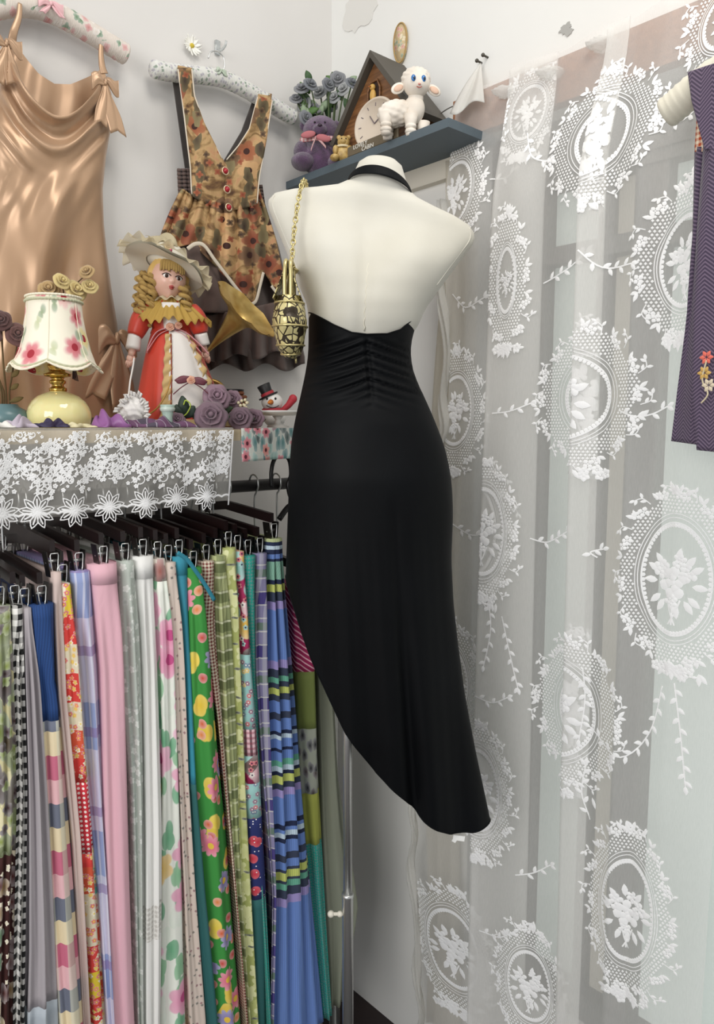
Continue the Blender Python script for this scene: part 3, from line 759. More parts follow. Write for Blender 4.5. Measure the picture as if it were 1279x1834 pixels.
# --- garments hanging edge-on from the rail -------------------------------------------------
GDF, GDB = .36, .07
ZBOT = .26
def zat(py, d=GDF): return PL(300, py, d).z
def garment_fn(strips, df, seed, pl, amp):
    pts = []
    for py, xl, xr in strips:
        p, q = PL(xl, py, df), PL(xr, py, df); pts.append(((p.z + q.z) / 2, LA(p), LA(q)))
    pts.sort()
    (z0, l0, r0), (z1, l1, r1) = pts[0], pts[1]
    k = (ZBOT - .02 - z0) / (z0 - z1) * -1 if z0 != z1 else 0
    pts.insert(0, (ZBOT - .02, l0 + (l0 - l1) * .25, r0 + (r0 - r1) * .25))
    zt = pts[-1][0]; rnd = random.Random(seed); ph = [rnd.uniform(0, 6.28) for _ in range(6)]
    Lp = [(a, b) for a, b, c in pts]; Rp = [(a, c) for a, b, c in pts]
    back = GDB + rnd.uniform(-.01, .03)
    def fn(t_, z):
        l, r = interp(Lp, z), interp(Rp, z); W = max(r - l, .004); ac = (l + r) / 2
        rad = min(W * .55, .028)
        grow = sstep(zt, zt - .12, z)
        bk = back if z > zt - .03 else back - .01 * grow
        if t_ < .3:                  # left flank, back to front
            f = t_ / .3; a = l; d = bk + (df - rad - bk) * f
            a += amp * .8 * grow * sin(f * 9 + ph[0] + 3 * z) * min(f * 3, (1 - f) * 3, 1)
        elif t_ < .7:                # rounded front with soft pleats
            f = (t_ - .3) / .4; an = pi * (1 - f)
            a = ac + W / 2 * cos(an); d = df - rad + rad * sin(an)
            wv = sin(pl * 2 * pi * f + ph[1] + .9 * sin(4 * z + ph[2])) + .4 * sin(pl * 3.7 * pi * f + ph[3] + 2 * z)
            d += amp * wv * grow * sin(an) ** .5 + .004 * sin(5 * z + ph[4]) * grow
            a += amp * .5 * wv * grow * cos(an)
        else:
            f = (t_ - .7) / .3; a = r; d = df - rad + (bk - df + rad) * f
            a += amp * .8 * grow * sin(f * 9 + ph[5] + 3 * z) * min(f * 3, (1 - f) * 3, 1)
        return a, d
    return fn, zt
GN = [0]
def garment(name, label, strips, sections, cat, df=GDF, pl=3, amp=.004, band=None, group=None, clipz=None):
    """sections: (photo y from, photo y to, material, part name)"""
    GN[0] += 1; fn, zt = garment_fn(strips, df, GN[0] * 13, pl, amp)
    cen = (fn(.3, zt)[0] + fn(.7, zt)[0]) / 2
    g = thing(name, label, cat, LW(cen, .2, ZBOT), RL, group)
    ts = [i / 10 * .3 for i in range(10)] + [.3 + .4 * i / 34 for i in range(34)] + [.7 + .3 * i / 10 for i in range(11)]
    for y0, y1, m, nm in sections:
        z0 = zt if y0 is None else zat(y0, df); z1 = ZBOT if y1 is None else zat(y1, df)
        z0 = min(z0, zt)
        nz = max(3, int((z0 - z1) / .018)); b = MB(); n = len(ts)
        us_ = []
        for j in range(nz + 1):
            z = z0 + (z1 - z0) * j / nz; acc = 0; prev = None
            for i, t_ in enumerate(ts):
                a, d = fn(t_, z)
                if prev: acc += math.hypot(a - prev[0], d - prev[1])
                prev = (a, d); b.p(LW(a, d, z), (acc, z))
        for j in range(nz):
            for i in range(n - 1):
                k = j * n + i; b.f.append((k, k + n, k + n + 1, k + 1))
            b.f.append((j * n + n - 1, j * n + 2 * n - 1, j * n + n, j * n))
        b.f.append(tuple(range(n)))
        b.f.append(tuple(reversed(range(nz * n, nz * n + n))))
        part(nm, b, m, g, world=True)
    if band:
        m, h = band; b = MB(); n = 0
        tb = [.22 + .56 * i / 24 for i in range(25)]
        for z, e in ((zt + .001, .0002), (zt + .001, .0009), (zt - h, .0009), (zt - h, .0002)):
            for t_ in tb:
                a, d = fn(t_, z); s_ = (t_ - .5) * 2
                b.p(LW(a + e * s_ * 1.6, d + e, z), (t_ * .15, z))
        for j in range(3):
            for i in range(24):
                k = j * 25 + i; b.f.append((k, k + 25, k + 26, k + 1))
        part('waistband', b, m, g, world=True)
    return g, cen, zt
def hanger(cen, zt, label, df, kind=0, group='clip hangers on the rail'):
    """trouser hanger: wire hook, dark crossbar running toward the wall, two chrome clips"""
    h = thing('clip_hanger', label, 'hanger', LW(cen, BD, zt), RL, group)
    b = MB(); top = BZ + .013; cz = zt + .052
    pth = [(BD - .017, top - .012), (BD - .016, top - .002), (BD - .009, top + .007), (BD + .002, top + .008), (BD + .012, top + .001), (BD + .014, top - .014), (BD + .006, top - .028), (BD, top - .045), (BD, cz)]
    if cz > top - .05: pth = pth[:6] + [(BD + .006, cz + .01), (BD, cz)]
    b.tube(catmull([LW(cen, d, z) for d, z in pth], 5), .0019, 8); part('hook', b, M_chrome, h, world=True)
    b = MB(); f0, f1 = GDB + .015, df - .020
    if kind == 0:
        for i, (d0, d1, z0, z1) in enumerate(((f0, BD, cz - .012, cz), (BD, f1, cz, cz - .012))):
            b.prism([LW(cen - .004, d0, z0 - .011), LW(cen + .004, d0, z0 - .011), LW(cen + .004, d0, z0 + .006), LW(cen - .004, d0, z0 + .006)], LW(cen, d1, z1) - LW(cen, d0, z0))
        part('crossbar', b, plain('dark_hanger_wood', '#1c0f0f', .35), h, world=True, smooth=False)
    else:
        b.tube([LW(cen, f0, cz - .004), LW(cen, BD, cz), LW(cen, f1, cz - .004)], .0022, 8); part('crossbar', b, M_chrome, h, world=True)
    for d in (f0 + .012, f1 - .004):
        c = LW(cen, d, zt)
        b = MB()
        for s_ in (-1, 1):
            b.prism([c + aL * s_ * .0040 - nL * .010 + Vector((0, 0, -.016)), c + aL * s_ * .0052 - nL * .010 + Vector((0, 0, -.016)), c + aL * s_ * .0052 + nL * .010 + Vector((0, 0, -.016)), c + aL * s_ * .0040 + nL * .010 + Vector((0, 0, -.016))],
                    aL * s_ * .006 + Vector((0, 0, .046)))
        cp = part('clip', b, plain('dark_steel_clip', '#4a4644', .3, .9), h, world=True, smooth=False)
        b = MB(); loop = [c + aL * x_ + nL * .011 + Vector((0, 0, z_)) for x_, z_ in ((-.003, -.002), (.003, -.002), (.0045, .006), (.006, .024), (.005, .027), (-.005, .027), (-.006, .024), (-.0045, .006))]
        b.tube(loop, .0010, 6, closed=True); b.tube([c - aL * .009 + Vector((0, 0, .014)), c + aL * .009 + Vector((0, 0, .014))], .0028, 8)
        part('spring_wire', b, M_chrome, cp, world=True)
    return h
# --- cloth patterns -------------------------------------------------------------------------
def fab(name, rough=.85, **kw):
    t = Mt(name, rough, **kw); return t, t.uv()
def fin(t, c, uv, bump=.15):
    h = t.math('ADD', t.math('MULTIPLY', t.noise(uv, 1100, 2), .06), t.noise(t.vs(uv, (1, .22, 1)), 42, 4, .4))
    t.col(c); t.bump(h, bump * 2.2, .006); return t.m
def lines(t, x, period, duty):       # 1 inside the line
    return t.math('LESS_THAN', t.math('FRACT', t.math('DIVIDE', x, period)), duty)
def gingham(name, a, b_, size, mid=None):
    t, uv = fab(name); x, y, z = t.sep(uv)
    lx, ly = lines(t, x, size, .5), lines(t, y, size, .5)
    s_ = t.math('MULTIPLY', t.math('ADD', lx, ly), .5)
    return fin(t, t.mix(s_, a, b_), uv)
def plaid(name, base, cols):         # cols: (axis, period, duty, offset, colour, strength)
    t, uv = fab(name); x, y, z = t.sep(uv); c = base
    for ax, per, du, off, cc, st in cols:
        q = t.math('ADD', x if ax == 'x' else y, off)
        c = t.mix(t.math('MULTIPLY', lines(t, q, per, du), st), c, cc)
    return fin(t, c, uv)
def floral(name, base, layers, mottled=None):
    t, uv = fab(name); c = base
    if mottled: c = t.mix(t.math('GREATER_THAN', t.noise(uv, mottled[1], 3, .6), mottled[2]), base, mottled[0])
    for i, ly in enumerate(layers):
        v = t.vs(uv, off=(i * .37, i * .91, 0))
        c = t.flowers(v, c, **ly)
    return fin(t, c, uv)
def solid(name, col, var=.1, rough=.85):
    t, uv = fab(name, rough); n = t.noise(t.vs(uv, (3, .6, 1)), 9, 4)
    return fin(t, t.mix(t.math('MULTIPLY', n, var * 2), col, '#6d6a68'), uv)
P1 = [(0, '#d1304a'), (.4, '#e8734a'), (.7, '#f0c948')]
m_camo = floral('olive_leaf_print', '#cfc79a', [dict(sc=22, R=.62, stops=[(0, '#4a3a1c'), (.35, '#6d7a34'), (.7, '#3c2416')], petals=3, sq=(1, .6)), dict(sc=40, R=.42, stops=[(0, '#3a1414'), (.5, '#8c9a4a')], petals=4)], ('#e4dcb4', 30, .55))
m_camo2 = floral('maroon_bead_print', '#3b1714', [dict(sc=30, R=.5, stops=[(0, '#5a2420'), (.4, '#d9c9a2'), (.65, '#3f6b35'), (.85, '#8b6a2c')], petals=4), dict(sc=70, R=.3, stops=[(0, '#e8dcc0')], petals=4, density=.5)])
m_bwg = gingham('black_white_gingham', '#e9e7e2', '#101010', .017)
m_mauve = solid('mauve_grey_chiffon', '#b5aeb2', .12); m_iceblue = solid('ice_blue_chiffon', '#b9c2ca', .1)
m_navy = plaid('navy_rib_knit', '#22467f', [('x', .004, .4, 0, '#1a3768', .8)])
t, uv = fab('pastel_big_check'); x, y, z = t.sep(uv)
rw = t.ramp(t.math('FRACT', t.math('DIVIDE', y, .150)), [(0, '#6f7484'), (.25, '#e9b9bd'), (.5, '#cc6f88'), (.75, '#ead9b4')], 'CONSTANT')
c = t.mix(t.math('MULTIPLY', lines(t, t.math('ADD', x, .008), .038, .5), .5), rw, '#d8d7c2'); m_check = fin(t, c, uv)
m_blush = solid('blush_cotton', '#d9c3bb')
t, uv = fab('orange_patchwork'); x, y, z = t.sep(uv)
yy = t.math('ADD', y, t.math('MULTIPLY', t.math('FLOOR', t.math('DIVIDE', x, .03)), .013))
cell = t.math('FLOOR', t.math('DIVIDE', yy, .045)); rn = t.N('ShaderNodeTexWhiteNoise', {'noise_dimensions': '2D'}, {0: t.N('ShaderNodeCombineXYZ', None, {0: cell, 1: t.math('FLOOR', t.math('DIVIDE', x, .03))}).outputs[0]}).outputs[0]
c = t.ramp(rn, [(0, '#e4d9bd'), (.2, '#d8423c'), (.38, '#e9dfcb'), (.52, '#67b7a8'), (.64, '#e2c63a'), (.74, '#d85a3c'), (.9, '#e6dcc6')], 'CONSTANT')
c = t.flowers(uv, c, 95, .46, [(0, '#d23b34'), (.45, '#e86a3a'), (.7, '#f1e3c3'), (.85, '#e3b53a')], 5, '#f2d75c', .8)
m_patch = fin(t, c, uv)
m_reddot = floral('red_white_dot', '#cf3440', [dict(sc=130, R=.30, stops=[(0, '#f6e6dc')], petals=2, cut=0, rnd=0.0)])
m_lav = plaid('lavender_blue_patch', '#c6c4dc', [('y', .21, .36, .05, '#7f93c4', .8), ('x', .012, .3, 0, '#e6e4ee', .5), ('y', .13, .12, .02, '#8c6fa8', .6)])
m_pink = solid('rose_pink_cotton', '#e9b7c3', .06)
m_mint = floral('mint_grey_eyelet', '#bcc4bb', [dict(sc=60, R=.4, stops=[(0, '#aab3aa'), (.5, '#d4d9d1')], petals=5)])
t, uv = fab('white_cotton_lace_insert'); x, y, z = t.sep(uv)
inz = zat(1640); ly = t.math('LESS_THAN', t.math('ABSOLUTE', t.math('SUBTRACT', y, inz)), .03)
eye = t.flowers(uv, '#e6e4de', 120, .5, [(0, '#bdb9b0')], 4, None, 1, rnd=.2)
m_white = fin(t, t.mix(ly, '#edece8', eye), uv)
m_bigfl = floral('white_pink_garden_print', '#eef0e6', [dict(sc=24, R=.55, stops=[(0, '#6fae86'), (.5, '#8dbf95'), (.8, '#eef0e6')], petals=3, sq=(1.6, .7), ref='#cfe3cf'), dict(sc=15, R=.52, stops=[(0, '#e589ae'), (.5, '#eda6c2'), (.85, '#e9c054')], petals=6, center='#c7538a', density=.75, cut=.25)])
m_outline = floral('cream_green_outline_print', '#d8cfc3', [dict(sc=26, R=.5, stops=[(0, '#55753f'), (.5, '#d8cfc3'), (.75, '#9b5a50')], petals=4, sq=(1.4, .7))])
m_ditsy = floral('beige_ditsy_print', '#d6c6ba', [dict(sc=110, R=.34, stops=[(0, '#8d5a58'), (.5, '#6b5f4e')], petals=4, density=.45)])
m_teal = solid('teal_cotton', '#2b93ab', .12); m_dkteal = solid('dark_teal_cotton', '#1d6464', .12)
m_green = floral('green_fruit_print', '#3f9441', [dict(sc=20, R=.34, stops=[(0, '#f0d24c'), (.5, '#e7c53f')], petals=2, cut=.28, density=.6, sq=(1, .8), ref='#f6e99a'), dict(sc=28, R=.26, stops=[(0, '#e0632f'), (.4, '#cf4431'), (.7, '#e7873c')], petals=2, cut=0, density=.6), dict(sc=19, R=.42, stops=[(0, '#e5567a'), (.6, '#7f72b4')], petals=9, cut=.3, center='#f0c94a', density=.7)])
m_brown = gingham('brown_mini_gingham', '#e8dcc6', '#7a2f2a', .0062)
m_olive = plaid('olive_blur_plaid', '#b9c08a', [('y', .052, .4, 0, '#5f6b42', .7), ('x', .034, .4, .01, '#59643d', .55), ('y', .026, .15, .01, '#e6e8c6', .7)])
m_sage = floral('sage_rose_print', '#a9b06a', [dict(sc=30, R=.55, stops=[(0, '#d9dba2'), (.5, '#c6ca8a'), (.8, '#a9b06a')], petals=6, ref='#f0efc8'), dict(sc=55, R=.25, stops=[(0, '#3f4420')], petals=2, sq=(.5, 1.6), density=.35)], ('#bcc27c', 14, .5))
m_appl = floral('magenta_applique_print', '#a92c5c', [dict(sc=26, R=.66, stops=[(0, '#57281f'), (.3, '#8fc4bd'), (.55, '#e9b6bd'), (.8, '#e9bb3c')], petals=3, cut=.2), dict(sc=70, R=.4, stops=[(0, '#c9303f'), (.35, '#f0e4da'), (.7, '#8fc4bd')], petals=5, center='#3a2350', density=.7)])
m_aqua = floral('aqua_blossom_print', '#9cc9c6', [dict(sc=75, R=.42, stops=[(0, '#7a2f62'), (.3, '#c63b4a'), (.55, '#3d6f92'), (.8, '#e7c458')], petals=6, center='#f3efe6')])
m_hound = plaid('pink_black_houndstooth', '#edc4cb', [('x', .010, .45, 0, '#3a1c28', .8), ('y', .010, .45, .003, '#8b2846', .5)])
m_heart = floral('navy_strawberry_print', '#26306a', [dict(sc=34, R=.36, stops=[(0, '#cf2f45')], petals=2, cut=.15, density=.75, ref='#f0a0a8'), dict(sc=150, R=.2, stops=[(0, '#f2eef0')], petals=2, cut=0, density=.18)])
m_croch = floral('teal_crochet', '#2f9c8e', [dict(sc=170, R=.34, stops=[(0, '#1c6f68')], petals=4, rnd=.3)])
m_pplaid = plaid('purple_green_plaid', '#8b86a8', [('y', .098, .28, 0, '#3b2f78', .9), ('y', .098, .14, .045, '#5c7a5a', .8), ('x', .022, .35, 0, '#b9b8c0', .5), ('y', .0245, .1, 0, '#d8d6d0', .8)])
t, uv = fab('blue_striped_seersucker'); x, y, z = t.sep(uv)
SL = '#3a4256'; BL = '#6f8fd0'; LI = '#cfd873'; LC = '#a99bd2'; GR = '#6fb79a'; NV = '#1f2947'; WH = '#cfe2ee'
st = [(955, NV), (984, '#c9d39a'), (992, NV), (1000, WH), (1008, NV), (1018, BL), (1026, NV), (1032, '#8fc0a8'), (1068, NV), (1078, LI), (1092, SL), (1112, LC), (1128, BL), (1230, LC), (1248, SL), (1263, GR), (1275, SL), (1286, LI), (1298, SL), (1312, BL), (1335, SL), (1350, BL), (1374, NV), (1381, WH), (1390, BL)]
st2 = [(1390, BL), (1407, NV), (1414, BL), (1432, GR), (1444, WH), (1455, NV), (1462, LI), (1479, SL), (1491, LC), (1506, BL), (1562, NV), (1572, BL), (1580, WH), (1591, NV), (1600, BL), (1624, SL), (1640, BL), (1656, SL), (1662, LI), (1678, SL), (1684, GR), (1697, SL), (1714, LC), (1732, BL)]
def zramp(t, y, st):
    hi, lo = zat(st[0][0]), zat(st[-1][0] + 40); f = t.N('ShaderNodeMapRange', None, {0: y, 1: hi, 2: lo, 3: 0.0, 4: 1.0}).outputs[0]
    return t.ramp(f, [(max(0, min(1, (hi - zat(a)) / (hi - lo))), b_) for a, b_ in st], 'CONSTANT')
wob = t.math('ADD', y, t.math('MULTIPLY', t.noise(uv, 30, 2), .004))
c = t.mix(t.math('LESS_THAN', wob, zat(1390)), zramp(t, wob, st), zramp(t, wob, st2))
c = t.mix(t.math('MULTIPLY', lines(t, x, .004, .3), .25), c, '#2a3a66'); m_stripe = fin(t, c, uv)
m_mag = None
t, uv = fab('magenta_diagonal_knit'); x, y, z = t.sep(uv)
dg = t.math('ADD', y, t.math('MULTIPLY', x, .7)); m_mag = fin(t, t.mix(lines(t, dg, .0105, .3), '#9c1f52', '#e6aebd'), uv)
m_olv = solid('olive_velvet', '#75823c', .1); m_paisley = floral('grey_black_paisley', '#a5a99a', [dict(sc=45, R=.5, stops=[(0, '#15161a'), (.6, '#4a3c38')], petals=3, sq=(1.5, .7))])
m_yg = solid('yellow_green_cotton', '#a9ae4a', .1); m_gg = solid('grey_green_linen', '#8b8f7d', .1)
m_salmon = floral('salmon_dot_print', '#d68f7f', [dict(sc=90, R=.35, stops=[(0, '#a8373f')], petals=3)])
GL = [
 ('skirt', 'olive and cream leaf print skirt at the far left of the rail', [(1088, -12, 24), (1250, -12, 28), (1420, -8, 36), (1834, -15, 27)], [(None, 1430, m_camo, 'upper_panel'), (1430, None, m_camo2, 'lower_panel')], 'skirt', dict(pl=4)),
 ('skirt', 'black and white gingham skirt beside the olive leaf print', [(1085, 24, 43), (1250, 30, 46), (1420, 36, 50), (1834, 28, 46)], [(None, None, m_bwg, 'fabric')], 'skirt', dict(pl=3)),
 ('skirt', 'pale mauve grey chiffon skirt with ice blue lower tier', [(1090, 44, 58), (1250, 47, 72), (1420, 50, 84), (1700, 50, 102), (1834, 46, 112)], [(None, 1690, m_mauve, 'upper_tier'), (1690, None, m_iceblue, 'lower_tier')], 'skirt', dict(pl=4, amp=.006)),
 ('skirt', 'navy ribbed top joined to a pink, cream and grey checked skirt', [(1085, 62, 102), (1240, 78, 104), (1250, 79, 112), (1500, 90, 130), (1834, 113, 152)], [(None, 1240, m_navy, 'ribbed_top'), (1240, None, m_check, 'checked_skirt')], 'skirt', dict(pl=2, df=.37)),
 ('trousers', 'blush cotton trousers squeezed beside the orange patchwork', [(1026, 97, 112), (1250, 106, 117), (1500, 131, 140), (1834, 152, 160)], [(None, None, m_blush, 'fabric')], 'trousers', dict(pl=1)),
 ('skirt', 'orange, red and teal patchwork skirt with tiny flowers', [(1046, 112, 128), (1150, 117, 141), (1390, 126, 163), (1600, 142, 182), (1834, 161, 196)], [(None, 1352, m_patch, 'flower_patches'), (1352, 1474, m_reddot, 'red_dotted_patch'), (1474, None, m_patch, 'lower_patches')], 'skirt', dict(pl=2)),
 ('trousers', 'lavender and blue patched trousers left of the pink pair', [(1024, 132, 166), (1200, 150, 184), (1400, 164, 193), (1600, 183, 198), (1834, 197, 205)], [(None, None, m_lav, 'fabric')], 'trousers', dict(pl=2)),
 ('trousers', 'plain rose pink trousers with a broad smooth leg', [(1012, 168, 217), (1200, 185, 226), (1500, 194, 238), (1834, 205, 250)], [(None, None, m_pink, 'fabric')], 'trousers', dict(pl=2, band=(m_pink, .03), df=.37)),
 ('trousers', 'mint grey eyelet trousers between the pink and white pairs', [(1006, 218, 245), (1250, 227, 256), (1420, 239, 258), (1834, 251, 260)], [(None, None, m_mint, 'fabric')], 'trousers', dict(pl=2)),
 ('trousers', 'white cotton trousers with an open lace insert near the hem', [(998, 246, 281), (1200, 256, 286), (1500, 259, 292), (1834, 260, 291)], [(None, None, m_white, 'fabric')], 'trousers', dict(pl=3, band=(m_white, .035))),
 ('trousers', 'white trousers printed with large pink and green garden flowers', [(1002, 281, 299), (1150, 288, 310), (1400, 294, 322), (1600, 293, 333), (1834, 292, 343)], [(None, 1040, m_outline, 'waist'), (1040, None, m_bigfl, 'fabric')], 'trousers', dict(pl=2)),
 ('trousers', 'beige ditsy print trousers left of the teal pair', [(1008, 299, 319), (1200, 311, 331), (1400, 323, 339), (1600, 334, 353), (1834, 344, 373)], [(None, None, m_ditsy, 'fabric')], 'trousers', dict(pl=2)),
 ('trousers', 'plain teal drawstring trousers', [(998, 316, 341), (1200, 331, 349), (1400, 340, 354), (1600, 354, 368), (1834, 374, 391)], [(None, 1420, m_teal, 'fabric'), (1420, None, m_dkteal, 'lower_leg')], 'trousers', dict(pl=1, band=(m_teal, .03))),
 ('skirt', 'bright green skirt printed with lemons, berries and pink flowers', [(1018, 342, 366), (1100, 345, 374), (1300, 352, 393), (1500, 362, 415), (1834, 391, 441)], [(None, None, m_green, 'fabric')], 'skirt', dict(pl=2, df=.37)),
 ('trousers', 'brown mini gingham trousers behind the green lemon skirt', [(1006, 366, 388), (1150, 375, 392), (1300, 394, 401), (1834, 441, 444)], [(None, None, m_brown, 'fabric')], 'trousers', dict(pl=1)),
 ('skirt', 'blurred olive plaid skirt', [(996, 389, 407), (1100, 391, 412), (1300, 402, 424), (1500, 416, 431), (1834, 444, 448)], [(None, None, m_olive, 'fabric')], 'skirt', dict(pl=2)),
 ('trousers', 'sage and lime rose print trousers', [(982, 407, 427), (1150, 412, 431), (1400, 425, 443), (1600, 432, 456), (1834, 448, 466)], [(None, None, m_sage, 'fabric')], 'trousers', dict(pl=2)),
 ('trousers', 'magenta applique trousers with navy strawberry cuffs', [(988, 427, 440), (1150, 431, 450), (1400, 443, 474), (1600, 456, 487), (1834, 466, 482)], [(None, 1205, m_appl, 'upper_panel'), (1205, 1352, m_aqua, 'blossom_panel'), (1352, 1405, m_hound, 'houndstooth_panel'), (1405, 1460, m_appl, 'heart_panel'), (1460, 1530, m_aqua, 'lower_blossom_panel'), (1530, 1695, m_heart, 'strawberry_cuff'), (1695, None, m_dkteal, 'hem')], 'trousers', dict(pl=1)),
 ('trousers', 'teal green crochet trousers', [(996, 441, 463), (1150, 450, 463), (1300, 456, 466), (1834, 482, 485)], [(None, None, m_croch, 'fabric')], 'trousers', dict(pl=1)),
 ('skirt', 'purple and green plaid skirt left of the blue striped one', [(992, 464, 483), (1200, 464, 483), (1400, 474, 486), (1600, 487, 490), (1834, 485, 488)], [(None, None, m_pplaid, 'fabric')], 'skirt', dict(pl=2)),
 ('skirt', 'long blue seersucker skirt with lime, lilac and navy stripes', [(966, 486, 512), (1060, 484, 517), (1200, 484, 529), (1400, 487, 543), (1600, 490, 563), (1834, 488, 586)], [(None, None, m_stripe, 'fabric')], 'skirt', dict(pl=5, amp=.006)),
 ('skirt', 'magenta, olive and paisley patched skirt next to the striped skirt', [(1050, 530, 552), (1150, 536, 568), (1400, 547, 577), (1834, 587, 597)], [(None, 1272, m_mag, 'magenta_knit_panel'), (1272, 1392, m_olv, 'olive_velvet_panel'), (1392, 1530, m_paisley, 'paisley_panel'), (1530, 1640, m_yg, 'yellow_green_panel'), (1640, None, m_croch, 'teal_hem')], 'skirt', dict(pl=2, df=.345)),
 ('trousers', 'grey green linen trousers beside the chrome stand', [(1060, 556, 590), (1200, 572, 601), (1400, 578, 612), (1480, 580, 622), (1580, 584, 640), (1640, 588, 648), (1690, 592, 640), (1740, 596, 626), (1834, 598, 616)], [(None, None, m_gg, 'fabric')], 'trousers', dict(pl=3, amp=.005, df=.33)),
]
hl = ['dark clip hanger holding the ' + s_ for s_ in ('olive leaf print skirt', 'black gingham skirt', 'mauve grey chiffon skirt', 'navy topped checked skirt', 'blush trousers', 'orange patchwork skirt', 'lavender patched trousers', 'rose pink trousers',
      'mint eyelet trousers', 'white lace insert trousers', 'garden flower trousers', 'beige ditsy trousers', 'teal drawstring trousers', 'green lemon skirt', 'brown gingham trousers', 'olive plaid skirt', 'sage rose print trousers',
      'magenta applique trousers', 'teal crochet trousers', 'purple plaid skirt', 'blue striped skirt', 'magenta patched skirt', 'grey green trousers')]
for i, (nm, lb, st_, sec, cat, kw) in enumerate(GL):
    g, cen, zt = garment(nm, lb, st_, sec, cat, group='skirts and trousers on the rail', **kw)
    hanger(cen, zt, hl[i], kw.get('df', GDF))
# teal drawstring tail
mb = MB(); pts = [PL(x, y, .372) for x, y in ((318, 990), (335, 1002), (350, 1022), (366, 1045), (384, 1075))]
mb.tube(catmull(pts, 6), .0036, 8, flat=.45, up=nL)
single('drawstring', mb, m_teal, 'loose teal drawstring trailing across the green lemon skirt', 'drawstring', PL(350, 1075, .37), RL)
# black shaped hanger at the right end of the rail
bh = thing('empty_hanger', 'bare black hanger hooked on the right end of the rail', 'hanger', PL(505, 880, .2), RL)
mb = MB(); mb.tube(catmull([PL(x, y, .22) for x, y in ((487, 872), (486, 845), (492, 822), (506, 815), (518, 824), (521, 850), (516, 868), (520, 890), (530, 905))], 6), .0042, 8); part('hook', mb, M_black, bh, world=True)
mb = MB(); mb.tube(catmull([PL(x, y, .24) for x, y in ((500, 930), (520, 905), (545, 900), (575, 925))], 6), .006, 8); part('shoulder_bar', mb, M_black, bh, world=True)
# --- lace runner hanging over the shelf edge
LD = .318
lr = thing('lace_runner', 'sheer white lace runner with star flowers hanging over the shelf edge', 'table runner', LW(-.75, LD, 1.36), RL)
aR0 = LA(PL(416, 768, LD)); aL0 = LA(PL(-84, 800, LD))
def lbot(a): return interp([(-1.12, 1.345), (LA(PL(0, 930, LD)), PL(0, 930, LD).z), (LA(PL(200, 912, LD)), PL(200, 912, LD).z), (LA(PL(400, 890, LD)), PL(400, 890, LD).z), (0, 1.38)], a)
def lsurf(a, z, off=0.0):
    h = (SHZ - z) / .14
    aa = a - .014 * h * sstep(aR0 - .08, aR0, a)
    d = LD + .004 * sin(a * 46 + 1) * max(h, 0) + .002 * sin(a * 110)
    return LW(aa, d + off, z)
NA = 150
mb = MB(); mb.grid(lambda i, j: lsurf(aL0 + (aR0 - aL0) * i, SHZ + .003 + (lbot(aL0 + (aR0 - aL0) * i) - SHZ - .003) * j), NA, 14)
part('net_drop', mb, sheer('runner_net', '#f0eee8', .45), lr, world=True)
mb = MB(); mb.grid(lambda i, j: LW(aL0 + (aR0 - aL0) * i, LD - .004 - .25 * j, SHZ + .0022 + .001 * sin(40 * i + 9 * j)), 40, 10)
part('net_top', mb, sheer('runner_net_flat', '#f0eee8', .6), lr, world=True)
Lm = lambda x, y, o: lsurf(x, y, o)
for k, (px, py) in enumerate(((-58, 926), (4, 920), (66, 917), (132, 914), (196, 908), (258, 901), (316, 893), (371, 888))):
    p = PL(px, py, LD); a, z = LA(p), p.z; L = Lace(); n = 9
    for q in range(n):
        an = pi / 2 + 2 * pi * q / n; R = .0255
        L.stroke([(a + R * (t0 * cos(an) + w0 * -sin(an)), z + R * (t0 * sin(an) + w0 * cos(an))) for t0, w0 in ((.1, 0), (.3, .13), (.6, .2), (.85, .1), (1, 0), (.85, -.1), (.6, -.2), (.3, -.13), (.1, 0))], .0016)
        L.stroke([(a + R * .1 * cos(an), z + R * .1 * sin(an)), (a + R * .75 * cos(an), z + R * .75 * sin(an))], .0022)
    L.dot(a, z, .003, 8); part('star_flower', L.build(Lm), M_lace, lr, world=True, kind='stuff')
L = Lace(); pts = []
for i in range(241):
    a = aL0 + (aR0 - aL0) * i / 240; pts.append((a, lbot(a) + .001 + .003 * abs(sin(a * 170))))
L.stroke(pts, .0032); L.stroke([(aR0, SHZ - .002 - .13 * i / 12) for i in range(13)], .003); part('scalloped_edge', L.build(Lm), M_lace, lr, world=True, kind='stuff')
rnd = random.Random(5)
for px in range(-70, 410, 34):
    L = Lace()
    for rowi, (f, n) in enumerate(((.18, 3), (.56, 4))):
        for q in range(n):
            p = PL(px + rnd.uniform(0, 34), 800, LD); a = min(LA(p), aR0 - .012); z = SHZ - (SHZ - lbot(a)) * (f + rnd.uniform(-.14, .14))
            R = rnd.uniform(.007, .011); dr_ = rnd.choice((-1, 1)); a0 = rnd.uniform(0, 6)
            L.stroke([(a + R * (1 - t_ / 22) * cos(a0 + dr_ * t_ * .38), z + R * (1 - t_ / 22) * sin(a0 + dr_ * t_ * .38)) for t_ in range(18)], .0018)
            for b_ in range(5):
                an = rnd.uniform(0, 6.3); rr = rnd.uniform(.008, .018)
                L.flower(a + rr * cos(an), z + rr * sin(an), rnd.uniform(.0026, .0042), 5, rnd.random())
            L.sprig([(a - .014, z - .006), (a, z + .004), (a + .015, z + .012)], .006, .004, .0014)
    L.poly = [q for q in L.poly if all(x < aR0 - .001 and lbot(x) + .004 < y < SHZ - .001 for x, y in q[0])]
    part('lace_scroll', L.build(Lm), M_lace, lr, world=True, kind='stuff')
